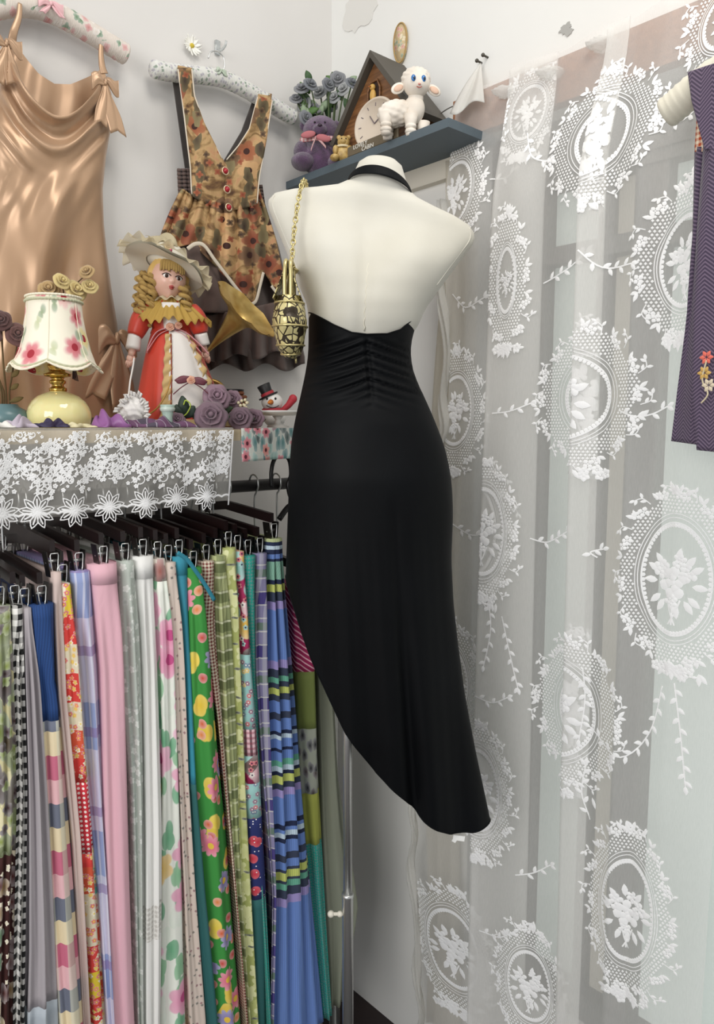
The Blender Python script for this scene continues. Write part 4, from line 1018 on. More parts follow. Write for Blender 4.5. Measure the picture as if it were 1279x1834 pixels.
# --- floral cloth at the right end of the shelf
t, uv = fab('teal_red_floral'); c = t.flowers(uv, '#cfd2c8', 42, .6, [(0, '#4d7f7d'), (.4, '#8fb3a9'), (.7, '#3e5550')], 3, None, 1, sq=(1.5, .7)); c = t.flowers(t.vs(uv, off=(.3, .2, 0)), c, 36, .5, [(0, '#c2485a'), (.5, '#d97a6a'), (.75, '#7d3a4c')], 6, '#5a2430', .6)
mb = MB(); fa0, fa1 = LA(PL(432, 790, .316)), -.338
def fcl(i, j):
    a = fa0 + (fa1 - fa0) * i; zb = PL(432, 827, .316).z + .004 * i
    return LW(a, .3165 + .003 * sin(i * 9) * j, SHZ + .002 + (zb - SHZ - .002) * j)
mb.sheet(fcl, 24, 10, .0012, uvf=lambda i, j: (i * .2, j * .06))
fc = single('floral_cloth', mb, fin(t, c, uv), 'small teal and red floral cloth over the right shelf end', 'cloth', LW(fa0, .3165, SHZ - .06), RL)
# ================================================================== garments hung on the left wall
def bow(add, C, X, Z, O, w_, h, tails, m, name='bow', seed=1, tail_name='ribbon_tail'):
    """ribbon bow: two puffed loops, a knot, hanging tails; X right, Z up, O outward (unit vectors)"""
    rnd = random.Random(seed)
    for s_ in (-1, 1):
        b = MB()
        def lp(i, j, s_=s_):
            f = i; a = 2 * pi * j
            x = s_ * w_ * (.06 + .94 * f); hh = h * (.16 + .84 * f ** .7) * (1 - .12 * sstep(.8, 1, f)); th = w_ * .30 * sin(pi * min(f * .9 + .1, 1)) ** .7 + w_ * .02
            z = hh * .5 * cos(a) + .12 * h * sin(f * 5 + s_); o = th * .5 * sin(a) * (1 + .25 * sin(4 * cos(a) * 1.5 + f * 4)) + w_ * .14
            return C + X * x + Z * (z - .1 * h * f) + O * o
        b.grid(lp, 12, 20, wv=True); n = len(b.v)
        b.f.append(tuple(j * 13 + 12 for j in range(20)))
        part('bow_loop', b, m, add, world=True)
    b = MB(); b.ball(C + O * w_ * .2, (w_ * .13, w_ * .13, h * .2), 12, 8); part('bow_knot', b, m, add, world=True)
    for k, (dx, dz, wd) in enumerate(tails):
        b = MB(); ph = rnd.uniform(0, 6)
        def tl(i, j, dx=dx, dz=dz, wd=wd, ph=ph):
            ww = wd * (.25 + .75 * sstep(0, .7, j)); cut = .10 * abs(dz) * (1 - abs(2 * i - 1)) * j
            return C + X * (dx * j + ww * (i - .5)) + Z * (dz * j + cut * (1 if True else 0)) + O * (w_ * .12 + w_ * .05 * sin(i * 8 + ph + 3 * j) * sstep(0, .3, j) + .0)
        b.sheet(tl, 10, 14, .0012); part(tail_name, b, m, add, world=True)
UPV = Vector((0, 0, 1))
def pad_mat(name, base, stops, sc):
    t = Mt(name, .85); o = t.oc(); c = t.flowers(o, base, sc, .42, stops, 4, None, .8, dim='3D')
    t.col(c).bump(t.noise(t.vs(o, (60, 8, 8)), 12, 2), .4, .003); return t.m
def padded_hanger(name, label, pts, r, d, m, hookpts, bowat, bm):
    o = thing(name, label, 'hanger', PL(pts[len(pts) // 2][0], pts[len(pts) // 2][1], d), RL)
    P = catmull([PL(x, y, d) for x, y in pts], 8)
    rr = lambda t_: r * (min(1, math.sqrt(max(0, 1 - (1 - min(t_, 1 - t_) / .035) ** 2))) if min(t_, 1 - t_) < .035 else 1) * (1 + .03 * sin(t_ * 160)) + .0004
    P2 = []
    n = 60
    for i in range(n + 1):
        f = i / n; f = f if .08 < f < .92 else f
        P2.append(P[min(int(f * (len(P) - 1)), len(P) - 1)])
    b = MB(); b.tube(P, rr, 20); part('padded_arm', b, m, o, world=True)
    b = MB(); b.tube(catmull([PL(x, y, d) for x, y in hookpts], 8), .0016, 8); part('hook', b, M_chrome, o, world=True)
    if bowat: bow(o, PL(bowat[0], bowat[1], d + r), aL, UPV, nL, bowat[2], bowat[2] * .9, [(-bowat[2] * .7, -bowat[2] * .9, bowat[2] * .5), (bowat[2] * .9, -bowat[2] * .8, bowat[2] * .5)], bm)
    return o
m_pad1 = pad_mat('rosebud_hanger_cotton', '#ddd3c9', [(0, '#cf9a95'), (.35, '#6d8a6a'), (.6, '#ddd3c9'), (.8, '#c98a86')], 55)
m_pad2 = pad_mat('ditsy_hanger_cotton', '#dcdcd6', [(0, '#a9a7ad'), (.4, '#7d8f7c'), (.7, '#b9b2b6')], 120)
m_pinkr = plain('pink_satin_ribbon', '#e8b9bd', .4)
padded_hanger('padded_hanger', 'padded rosebud hanger with a pink bow, carrying the satin dress', [(-90, 60), (-50, 30), (0, 12), (45, 10), (88, 20), (140, 46), (206, 86), (228, 99)], .0185, .035, m_pad1, [(52, 5), (54, -30), (70, -50), (86, -35), (80, -20)], (90, 8, .022), m_pinkr)
padded_hanger('padded_hanger', 'padded grey ditsy hanger under the daisy, carrying the pinafore', [(270, 122), (300, 129), (340, 133), (392, 140), (430, 155), (480, 184), (510, 202), (528, 212)], .0165, .035, m_pad2, [(398, 132), (402, 118), (400, 102), (390, 92), (378, 93), (373, 104)], (396, 126, .012), plain('mint_ribbon', '#b9c6b4', .6))
# clear adhesive wall hook and daisy
b = MB(); p = PL(388, 92, .0); b.box(p + nL * .004 + UPV * .006, (.012, .006, .03), Matrix.Rotation(RL, 3, 'Z'), .002); b.tube(catmull([p + nL * .006, p + nL * .02 - UPV * .004, p + nL * .034, p + nL * .038 + UPV * .008], 5), .0025, 8)
single('wall_hook', b, Mt('clear_plastic', .1, color='#e8ecec', Transmission_Weight=.7).m, 'small clear adhesive hook above the grey padded hanger', 'hook', p, RL)
p = PL(340, 85, .0); dz = thing('daisy_flower', 'white artificial daisy stuck on the wall', 'flower', p, RL)
rnd = random.Random(2)
for k in range(15):
    a = 2 * pi * k / 15 + rnd.uniform(-.1, .1); b = MB(); Lp_ = rnd.uniform(.014, .019)
    D = aL * cos(a) + UPV * sin(a); S = aL * -sin(a) + UPV * cos(a); c0 = p + nL * (.006 + rnd.uniform(0, .004))
    b.sheet(lambda i, j: c0 + D * (.003 + Lp_ * j) + S * (.0036 * (i - .5) * 2 * sin(pi * min(.15 + j * .8, 1))) + nL * (.005 * j * j + .001 * sin(6 * i)), 4, 6, .0006)
    part('petal', b, plain('daisy_white', '#f2f1ea', .7), dz, world=True)
b = MB(); b.ball(p + nL * .009, (.005, .005, .005), 12, 8); part('flower_centre', b, plain('daisy_yellow', '#c9b23c', .8), dz, world=True)
b = MB(); b.tube([p, p + nL * .008], .004, 8); part('stalk', b, plain('stalk_green', '#4b5a34', .8), dz, world=True)
# ------------------------------------------------ champagne satin dress
t = Mt('champagne_satin', .34, .0, Sheen_Weight=.15, Specular_IOR_Level=.7, Anisotropic=.4); o = t.oc()
t.col(t.ramp(t.noise(o, 5, 3), [(.3, '#b08d6d'), (.7, '#bb997a')])); t.b.inputs['Metallic'].default_value = .32
t.bump(t.noise(t.vs(o, (1, 1, .2)), 60, 3), .06, .003)
m_satin = t.m
sd = thing('satin_dress', 'champagne satin cowl neck dress with ribbon bows on the left wall', 'dress', PL(95, 750, .04), RL)
sL = [(60, 20), (85, 16), (130, 4), (220, -14), (330, -10), (450, -26), (600, -46), (760, -64)]
sR = [(60, 186), (130, 190), (170, 200), (220, 200), (280, 190), (340, 184), (400, 186), (450, 191), (520, 200), (580, 210), (650, 214), (700, 222), (760, 236)]
FN = [(0, 90), (.12, 122), (.28, 168), (.45, 200), (.57, 210), (.70, 200), (.85, 165), (1, 132)]
BN = [(0, 82), (.15, 96), (.35, 132), (.5, 150), (.65, 151), (.85, 136), (1, 120)]
def sat(i, j):
    yt = sum(interp(FN, max(0, min(1, i + e))) for e in (-.05, 0, .05)) / 3; y = yt + (748 - yt) * j
    l, r = interp(sL, y), interp(sR, y); x = l + (r - l) * i; q = y - yt
    rim = (i * (1 - i) * 4) ** .45
    D = .012 + .040 * rim
    cow = sstep(330, 130, y)
    D += cow * (.016 * sin(q * .115 + .4) + .006 * sin(q * .21 + i * 3)) * rim
    D += sstep(0, 25, q) * 0 + .010 * math.exp(-(q / 14) ** 2) * rim
    dl = sstep(260, 420, y)
    D += dl * rim * (.011 * sin((x + .32 * (y - 300)) * .045 + 2.4) + .0035 * sin((x + .12 * y) * .10) + .002 * sin((x - .25 * y) * .09))
    D += (1 - dl) * sstep(170, 300, y) * rim * .005 * sin((y + .8 * math.hypot(x - 70, 25)) * .05)
    D += .001 * sstep(280, 340, y) * sstep(420, 350, y) * sin(x * .2 + y * .1)
    return PL(x, y, .02 + D)
b = MB(); b.grid(sat, 110, 170)
nb = len(b.v)
part('dress_front', b, m_satin, sd, world=True)
def satb(i, j):
    yt = interp(BN, i); y = yt + (748 - yt) * j; l, r = interp(sL, y) + 2, interp(sR, y) - 2
    return PL(l + (r - l) * i, y, .012 + .010 * (i * (1 - i) * 4) + .003 * sin(i * 20 + j * 5))
b = MB(); b.grid(satb, 50, 70); part('dress_back', b, m_satin, sd, world=True)
for pts in (((20, 88), (24, 60), (34, 30), (36, 6)), ((187, 132), (183, 118), (181, 95), (182, 70))):
    b = MB(); pp = [PL(x, y, .045 if y > 60 else .056) for x, y in pts]
    b.tube(catmull(pp, 6), lambda t_: .008 * (1 - .55 * t_), 8, flat=.3, up=nL); part('shoulder_strap', b, m_satin, sd, world=True)
k_ = .00105
bow(sd, PL(187, 148, .062), aL, UPV, nL, .026, .034, [(-.012, -.080, .026), (.022, -.088, .030)], m_satin, seed=3)
bow(sd, PL(10, 78, .062), aL, UPV, nL, .026, .034, [(-.022, -.07, .03), (.010, -.068, .026)], m_satin, seed=4)
bow(sd, PL(207, 606, .06), aL, UPV, nL, .040, .058, [(-.050, -.118, .045), (.010, -.135, .048)], m_satin, seed=5)
# ------------------------------------------------ tapestry pinafore dress
t, uv = fab('tapestry_rose_print', .8)
n = t.noise(uv, 26, 8, 1.8); c = t.ramp(n, [(.32, '#5a3c28'), (.43, '#8f7048'), (.54, '#b8986a'), (.68, '#b98c66')])
c = t.flowers(uv, c, 20, .5, [(0, '#7a2f1e'), (.35, '#4a3526'), (.6, '#8f4a2c'), (.85, '#c9a273')], 5, '#3a1c14', .7, cut=.3, ref='#c99a70')
c = t.flowers(t.vs(uv, off=(.4, .7, 0)), c, 30, .55, [(0, '#4a3c2c'), (.5, '#75684a'), (.8, '#3a2a22')], 3, None, .4, sq=(1.5, .7), ref='#a79a6e')
c = t.flowers(t.vs(uv, off=(.1, .35, 0)), c, 44, .36, [(0, '#2e1d18'), (.5, '#8d3d28')], 4, None, .5, cut=.5, ref='#c9a273')
m_tap = fin(t, c, uv, .3)
m_brn = cloth('brown_cotton', '#4a302a', .9); m_lining = cloth('black_lining', '#1e181a', .8); m_dkbrown = cloth('dark_brown_voile', '#3d2822', .9)
m_trim = plain('ecru_lace_trim', '#d8cdbb', .9)
pf = thing('pinafore_dress', 'tapestry rose print pinafore dress with buttons and brown underskirt', 'dress', PL(405, 650, .04), RL)
def panel(name, L_, R_, y0, y1, d, m, dep=lambda i, j, x, y: 0, nu=14, nv=40, th=.002, sc=.00115, **kw):
    def f(i, j):
        y = (y0(i) if callable(y0) else y0); y += ((y1(i) if callable(y1) else y1) - y) * j
        x = interp(L_, y) + (interp(R_, y) - interp(L_, y)) * i
        return PL(x, y, d + dep(i, j, x, y))
    def uvf(i, j):
        y = (y0(i) if callable(y0) else y0); y += ((y1(i) if callable(y1) else y1) - y) * j
        return ((interp(L_, y) + (interp(R_, y) - interp(L_, y)) * i) * sc, -y * sc)
    b = MB(); b.sheet(f, nu, nv, th, uvf=uvf); return part(name, b, m, pf, world=True, **kw)
# back straps (dark lining) behind
panel('lining_strap', [(140, 308), (310, 332)], [(140, 322), (310, 345)], 140, 312, .022, m_lining)
panel('lining_strap', [(180, 452), (235, 432), (292, 398)], [(180, 472), (235, 452), (292, 418)], 180, 292, .022, m_lining)
# underskirt
def und(i, j, x, y): return .012 * sin(i * 26 + 2 * sin(j * 3)) * sstep(0, .4, j) + .016 * sin(pi * i) + .010 * sstep(.75, 1, j) * sin(i * 40)
panel('underskirt', [(340, 330), (460, 292), (560, 300), (640, 345), (665, 352)], [(340, 466), (450, 500), (540, 520), (600, 536), (640, 545), (665, 545)], 345, lambda i: 658 + 7 * sin(i * 17), .024, m_dkbrown, und, 90, 50)
def ruf(i, j, x, y): return .030 + .012 * sin(i * 34 + j * 2) * (.3 + j) + .014 * sin(pi * i)
panel('ruffle_tier', [(520, 372), (590, 368), (640, 372)], [(520, 512), (590, 532), (640, 540)], lambda i: 566 - 30 * i, lambda i: 632 + 6 * sin(i * 15) + 12 * (1 - i), .022, m_brn, ruf, 80, 20)
# over-skirt with pointed hem
HB = [(0, 468), (.2, 442), (.30, 436), (.5, 480), (.66, 522), (.76, 546), (.815, 505), (.86, 488), (.92, 520), (1, 556)]
skL = [(340, 326), (345, 322), (380, 305), (430, 284), (470, 274), (560, 262)]; skR = [(340, 464), (345, 465), (380, 478), (430, 494), (500, 508), (556, 516)]
def ovd(i, j, x, y): return .030 + .020 * sin(pi * i) + .0085 * sin(i * 44 + 2.5 * j + sin(9 * i)) * (.45 + .55 * j) + .004 * sin(i * 90) * (1 - j) ** 2
panel('overskirt', skL, skR, lambda i: 338 + 22 * sin(pi * i), lambda i: interp(HB, i), .024, m_tap, ovd, 110, 44)
# brown godet with lace edge crossing the left side
b = MB(); b.tube(catmull([PL(x, y, .088) for x, y in ((336, 446), (350, 437), (366, 440), (385, 466), (405, 492), (425, 518), (438, 533))], 6), .004, 8, flat=.3, up=nL); part('lace_edging', b, m_trim, pf, world=True)
panel('godet', [(438, 336), (470, 330), (530, 340)], [(438, 352), (470, 386), (530, 434)], 440, 560, .068, m_brn, lambda i, j, x, y: .010 * sin(i * 12 + j * 2) * j, 24, 24)
b = MB(); b.tube(catmull([PL(x, y, .080) for x, y in ((450, 545), (459, 538), (466, 512), (472, 488))], 6), .0035, 8, flat=.3, up=nL); part('lace_edging', b, m_trim, pf, world=True)
b = MB(); b.tube(catmull([PL(x, y, .072) for x, y in ((486, 512), (498, 528), (512, 548))], 6), .0035, 8, flat=.3, up=nL); part('lace_edging', b, m_trim, pf, world=True)
# smocked side bands
sm = lambda i, j, x, y: .026 + .003 * sin(j * 40) + .003 * sin(i * 20)
panel('smocked_side', [(303, 318), (345, 320)], [(303, 346), (345, 350)], 303, 348, .024, m_brn, sm)
panel('smocked_side', [(330, 455), (372, 458)], [(330, 470), (372, 476)], 332, 372, .024, m_brn, sm)
# bib with wide straps
bd = lambda i, j, x, y: .034 + .012 * sstep(130, 300, y) + .003 * sin(i * 5 + j * 7)
bL1 = [(118, 318), (200, 329), (300, 341), (345, 343), (378, 352)]; bR1 = [(118, 343), (170, 348), (220, 365), (260, 385), (292, 402), (380, 405)]
bL2 = [(172, 462), (230, 447), (260, 428), (292, 401), (380, 403)]; bR2 = [(178, 488), (250, 477), (320, 464), (372, 460)]
panel('bib_half', bL1, bR1, 122, lambda i: 352 + 28 * i ** .8, .026, m_tap, bd, 16, 50)
panel('bib_half', bL2, bR2, lambda i: 172 + 8 * i, lambda i: 380 - 12 * i, .026, m_tap, bd, 16, 50)
for L_, y0, y1 in ((bL1, 124, 350), (bR1, 124, 290), (bL2, 174, 290), (bR2, 180, 368)):
    b = MB(); b.tube([PL(interp(L_, y), y, .0625 + .012 * sstep(130, 300, y)) for y in range(y0, y1, 8)], .0014, 6); part('piping', b, m_trim, pf, world=True)
for x, y in ((318, 124), (462, 174)):       # straps wrapped over the padded hanger
    b = MB(); W_ = 24
    def wr(i, j, x=x, y=y):
        a = pi * (j - .05); xx = x + W_ * i + 2 * j
        return PL(xx, y + 4 + 4 * i - 14 * sin(a) * 1.0, .035 + .0235 * cos(a))
    b.sheet(wr, 6, 14, .0015, uvf=lambda i, j: (i * .03, j * .05)); part('strap_fold', b, m_tap, pf, world=True)
for x, y, in ((402, 307), (405, 340), (408, 372)):
    c0 = PL(x, y, .078); b = MB(); R_ = Matrix.Rotation(RL, 3, 'Z') @ Matrix.Rotation(pi / 2, 3, 'X')
    b.lathe([(.001, .001), (.0055, .0012), (.0078, .002), (.0086, .0038), (.0078, .005), (.0062, .0048), (.006, .004), (.001, .004)], 20, c0, R_)
    bt = part('button', b, plain('button_gold', '#d9c6a6', .35, .6), pf, world=True)
    b = MB(); b.ball(c0 + nL * .0045, (.0055, .0055, .0055), 12, 8); part('button_gem', b, plain('button_red', '#a8232f', .2), bt, world=True)
# ================================================================== things on the left shelf
def spot(px, d, py=None): 
    a = LA(PL(px, 765, d)); return Fr(LW(a, d, SHZ + .003))
def rose_parts(root, fr, c, R, m, seed, facing=(0, -1, .3), petals=(5, 5, 4), name='petal'):
    """rose of cupped petals around c (photo-pixel units in the frame of fr)"""
    rnd = random.Random(seed); f = Vector(facing).normalized()
    x = f.cross(Vector((0, 0, 1))); x = x.normalized() if x.length > .01 else Vector((1, 0, 0)); y = f.cross(x)
    c = Vector(c)
    for ring, n in enumerate(petals):
        rad = R * (.95, .62, .34)[ring]; lift = R * (.15, .38, .55)[ring]
        for k in range(n):
            a0 = 2 * pi * (k + .5 * ring) / n + rnd.uniform(-.15, .15); sp = pi / n * 1.5
            b = fr.mb()
            def pf_(i, j):
                a = a0 + sp * (i - .5) * 2 * (.55 + .45 * sin(pi * (.25 + .5 * j)))
                r = rad * (.18 + .82 * j * (1 - .10 * (2 * i - 1) ** 2)) * (1 + .04 * sin(9 * i + k))
                h = lift * (.2 + .9 * j) - R * (.22 if ring == 0 else .05) * max(0, j - .75) * 4 * .6
                return c + x * (r * cos(a)) + y * (r * sin(a)) + f * h
            b.sheet(pf_, 7, 5, R * .02); part(name, b, m, root)
    b = fr.mb(); b.ball(c + f * R * .45, (R * .16,) * 3, 10, 7); part('rose_heart', b, m, root)
def leaf_part(root, fr, p0, p1, wd, m, name='leaf', bend=.15):
    p0, p1 = Vector(p0), Vector(p1); ax = p1 - p0; L = ax.length; side = ax.cross(Vector((0, 1, 0))).normalized() if ax.cross(Vector((0, 1, 0))).length > 1e-6 else Vector((1, 0, 0))
    b = fr.mb()
    b.sheet(lambda i, j: p0 + ax * j + side * (wd * (i - .5) * sin(pi * (.04 + .94 * j)) ** .8) + Vector((0, -1, 0)) * (L * bend * sin(pi * j) - abs(i - .5) * wd * .3), 4, 7, wd * .04)
    part(name, b, m, root)
# ---------------------------------------------------------------- table lamp
fr = spot(107, .20); K = fr.k
lp = thing('table_lamp', 'table lamp with cream glass globe base and rose print scalloped shade', 'lamp', fr.p, fr.rz)
b = fr.mb(); b.lathe([(.5, 0), (46, 0), (52, 6), (55, 17), (54.5, 27), (51, 37), (45, 47), (35, 56), (22, 62), (14, 64), (12, 66)], 48)
part('glass_base', b, Mt('cream_glass', .08, color='#e9e0a2', Coat_Weight=.6, Subsurface_Weight=.15).m, lp)
b = fr.mb(); b.lathe([(12, 64), (15, 65), (15, 70), (11, 72), (10, 76), (14, 79), (14, 83), (10, 86), (13, 89), (22, 91), (23, 95), (14, 98), (13, 104), (16, 107), (16, 112), (8, 114), (4, 116), (4, 205), (1, 206)], 32)
part('brass_neck', b, M_brass, lp)
t = Mt('rose_print_shade', .8); uv = t.vs(t.uv(), (.52, .17, 1))
c = t.flowers(uv, '#f3ecd9', 14, .46, [(0, '#cf5560'), (.35, '#e8a09a'), (.6, '#e9d88a'), (.85, '#e9b9ae')], 6, '#a52a38', .95, cut=.25, soft=.35)
c = t.flowers(t.vs(uv, off=(.35, .4, 0)), c, 17, .34, [(0, '#9aa886'), (.5, '#c6cba4')], 2, None, .5, cut=.6, sq=(1.2, .8), soft=.3); t.col(c)
m_shade = t.m
NS = 6
def shade(i, j, off=0.0):
    a = 2 * pi * i + .35; ph = (i * NS) % 1
    r = interp([(0, 46), (.25, 48), (.5, 53), (.75, 61), (.9, 68), (1, 78)], j) + off
    sc = abs(sin(pi * i * NS)); r *= (.965 + .05 * sc * (.4 + .6 * j))
    z = 228 - 124 * j - 14 * sc * j ** 6 + 7 * j ** 6
    return (r * cos(a) - 3 * j, r * sin(a), z)
b = fr.mb(); b.grid(lambda i, j: shade(i, j), 96, 24, wu=True, uvf=lambda i, j: (i, -j)); b.grid(lambda i, j: shade(i, j, -1.6), 96, 24, wu=True, uvf=lambda i, j: (i, -j), flip=True)
sh = part('lamp_shade', b, m_shade, lp)
m_braid = plain('sage_braid', '#c3c4a6', .85)
for jj, rr, nm in ((.01, 2.0, 'rim_cord'), (.07, 2.6, 'top_braid'), (.955, 1.8, 'hem_braid'), (.995, 1.6, 'hem_cord')):
    b = fr.mb(); b.tube([shade(q / 240, jj, .8 + .6 * sin(q * 1.3)) for q in range(240)], rr, 8, closed=True); part(nm, b, m_braid if 'braid' in nm else plain('cream_cord', '#efe8d2', .8), sh)
for q in range(NS):
    b = fr.mb(); b.tube([shade((q + .0) / NS, j / 12, .6) for j in range(13)], .8, 6); part('seam_rib', b, plain('cream_cord', '#efe8d2', .8), sh)
# tassel of the lamp pull
b = fr.mb()
for q in range(9): b.tube([(27 + 1.5 * sin(q), -8, 118), (25 + q * 1.1, -9 + 2 * sin(q * 2), 86 + 4 * sin(q * 3))], .9, 5)
part('tassel', b, plain('dark_tassel', '#3a2624', .9), lp, kind='stuff')
# dried cream roses lying on the shade
fz = Fr(fr.p + UPV * 0, fr.rz)
m_dry = cloth('dried_cream_petal', '#d3bd7c', .9); m_dry2 = cloth('dried_tan_petal', '#b59560', .9)
dr_ = thing('dried_rose_bunch', 'bunch of dried cream roses resting on top of the lampshade', 'flowers', fr.p + UPV * (228 * K), fr.rz)
for k, (x, z, R_, mm) in enumerate(((-8, 10, 20, m_dry2), (14, 25, 17, m_dry), (36, 12, 22, m_dry), (60, 20, 16, m_dry), (56, 44, 15, m_dry2))):
    rose_parts(dr_, fr, (x, -10 - 5 * sin(k * 2), z), R_, mm, 40 + k, (sin(k) * .5, -1, .5), (4, 3, 3))
    b = fr.mb(); b.tube([(x, -8, z - 2), (x * .6 + 8, 4, z - 14), (14 + k * 2, 8, -34)], 1.1, 6); part('stem', b, plain('dry_stem', '#5b4a2c', .9), dr_)
# ---------------------------------------------------------------- dark dried roses at the far left
fr = spot(12, .17); dk = thing('dried_rose_bunch', 'dark burgundy dried roses at the left edge of the shelf', 'flowers', fr.p, fr.rz)
m_bur = cloth('burgundy_dried_petal', '#48171a', .9); m_bur2 = cloth('brown_dried_petal', '#55221f', .9)
for k, (x, z, R_) in enumerate(((0, 186, 20), (26, 163, 23), (-18, 160, 20), (-36, 190, 16))):
    rose_parts(dk, fr, (x, -12, z), R_, (m_bur, m_bur2)[k % 2], 60 + k, (.3 * sin(k * 3), -1, .25))
    b = fr.mb(); b.tube(catmull([(x, -8, z - 6), (x * .5, 0, z - 70), (x * .2 + 2, 2, 60), (x * .3, 0, 14)], 5), 1.6, 6); part('stem', b, plain('dry_stem', '#5b4a2c', .9), dk)
for k in range(5): leaf_part(dk, fr, (4 + k * 3, -4, 24 + 22 * k), (26 + 4 * sin(k * 2), -10, 30 + 24 * k), 9, plain('dry_leaf', '#6a5a34', .9))
b = fr.mb(); b.lathe([(.5, 0), (30, 0), (38, 8), (40, 20), (33, 32), (22, 38), (20, 42), (18, 42), (18, 30)], 32)
single_v = part('wrap', b, plain('teal_grey_glaze', '#5f7c80', .3), dk, label='teal grey glazed pot')
# ---------------------------------------------------------------- porcelain doll
fr = spot(312, .165); K = fr.k
dl = thing('porcelain_doll', 'porcelain doll with blonde curls, lace hat and red white gown', 'doll', fr.p, fr.rz)
m_skin = Mt('porcelain_skin', .35, color='#e0b3a0', Subsurface_Weight=.1).m
m_red = Mt('red_satin', .38, color='#c23a26', Sheen_Weight=.2).m; m_wsat = Mt('white_satin', .38, color='#dcd6d0', Sheen_Weight=.2).m
m_gold = sheer('gold_organza', '#d2b264', .82, .3); m_goldtrim = cloth('gold_lace_trim', '#c2a265', .7); m_cream = sheer('cream_lace_net', '#ddd2b4', .72, .3)
m_hair = Mt('blonde_hair', .42, color='#d2ad66', Anisotropic=.5); 
m_hair.bump(m_hair.noise(m_hair.vs(m_hair.uv(), (24, 1.5, 1)), 8, 3), .7, .003); m_hair = m_hair.m
# gown
def gown(a, z):            # radius of the skirt
    f = max(0, min(1, (168 - z) / 163)); r = 33 + 50 * f ** .8
    return r * (1 + .035 * f * sin(9 * a + 1) + .02 * f * sin(17 * a)), f
def gpt(a, z, off=0.0):
    r, f = gown(a, z); r += off
    return (r * cos(a) * 1.0 + 12 * f, r * sin(a) * .8, z)
b = fr.mb(); b.grid(lambda i, j: gpt(2 * pi * i, 168 - 163 * j), 90, 30, wu=True)
part('red_skirt', b, m_red, dl)
A0, A1 = -pi / 2 - .12, -pi / 2 + .72
b = fr.mb(); b.sheet(lambda i, j: gpt(A0 - .12 * j + (A1 - A0 + .42 * j) * i, 166 - 138 * j, 2.6 + 2.5 * sin(i * 13 + j) * j), 26, 26, 1.0); part('white_apron', b, m_wsat, dl)
for k, (base, sp) in enumerate(((A0 - .02, -.16), (A1, .34))):
    b = fr.mb(); b.sheet(lambda i, j: gpt(base + sp * j + (i - .5) * .24, 160 - 148 * j, 4.5 + 3 * sin(j * 46 + i * 3)), 6, 60, .8); part('gold_ruffle', b, m_goldtrim, dl)
    b = fr.mb(); b.tube([gpt(base + sp * j / 40 + .10, 160 - 148 * j / 40, 7 + 1.2 * sin(j * 2.2)) for j in range(41)], 1.2, 6); part('beaded_braid', b, plain('rust_braid', '#8a3f2c', .7), dl)
b = fr.mb(); b.grid(lambda i, j: gpt(2 * pi * i, 14 - 12 * j, 2 + 4 * j + 2.5 * sin(i * 150)), 200, 4, wu=True); part('hem_ruffle', b, m_goldtrim, dl)
# bodice, sash
b = fr.mb(); b.lathe([(34, 164), (31, 172), (31, 182), (34, 196), (36, 208), (31, 218), (16, 224), (11, 228)], 36, R=Matrix.Diagonal((1.08, .72, 1))); part('bodice', b, m_red, dl)
b = fr.mb(); b.sheet(lambda i, j: ((-15 + 30 * i) * (1 - .2 * j), -27 - 3 * sin(pi * i), 214 - 46 * j), 10, 10, 1); part('bodice_front', b, m_wsat, dl)
for s_, tt in ((-1, 0), (1, 1)):
    b = fr.mb(); b.tube(catmull([(0, -30, 172), (s_ * 24, -27, 164), (s_ * 44 + 6, -26, 142), (s_ * 52 + 10, -24, 128)], 6), 3.2, 8, flat=.4); b.tube(catmull([(0, -31, 169), (s_ * 22, -28, 158), (s_ * 46 + 4, -28, 130)], 6), 1.8, 8, flat=.5)
    part('sash_ribbon', b, plain('pink_white_sash', '#c98f92', .5), dl)
rose_parts(dl, fr, (-2, -34, 172), 8, plain('peach_rosette', '#d9a58c', .6), 71, petals=(5, 4, 3)); rose_parts(dl, fr, (12, -33, 175), 7, plain('peach_rosette', '#d9a58c', .6), 72, petals=(5, 4, 3))
# collar: gathered gold organza
b = fr.mb(); b.sheet(lambda i, j: ((14 + 56 * j) * cos(2 * pi * i), (12 + 30 * j) * sin(2 * pi * i) - 2, 228 - 46 * j ** 1.2 + 4 * j * sin(i * 176) + 4 * j * sin(i * 44)), 220, 10, .5); part('ruffle_collar', b, m_gold, dl)
b = fr.mb(); b.sheet(lambda i, j: ((12 + 20 * j) * cos(2 * pi * i), (11 + 18 * j) * sin(2 * pi * i) - 3, 229 - 9 * j + 3 * sin(i * 60)), 120, 4, .5); part('lace_neck_frill', b, m_cream, dl)
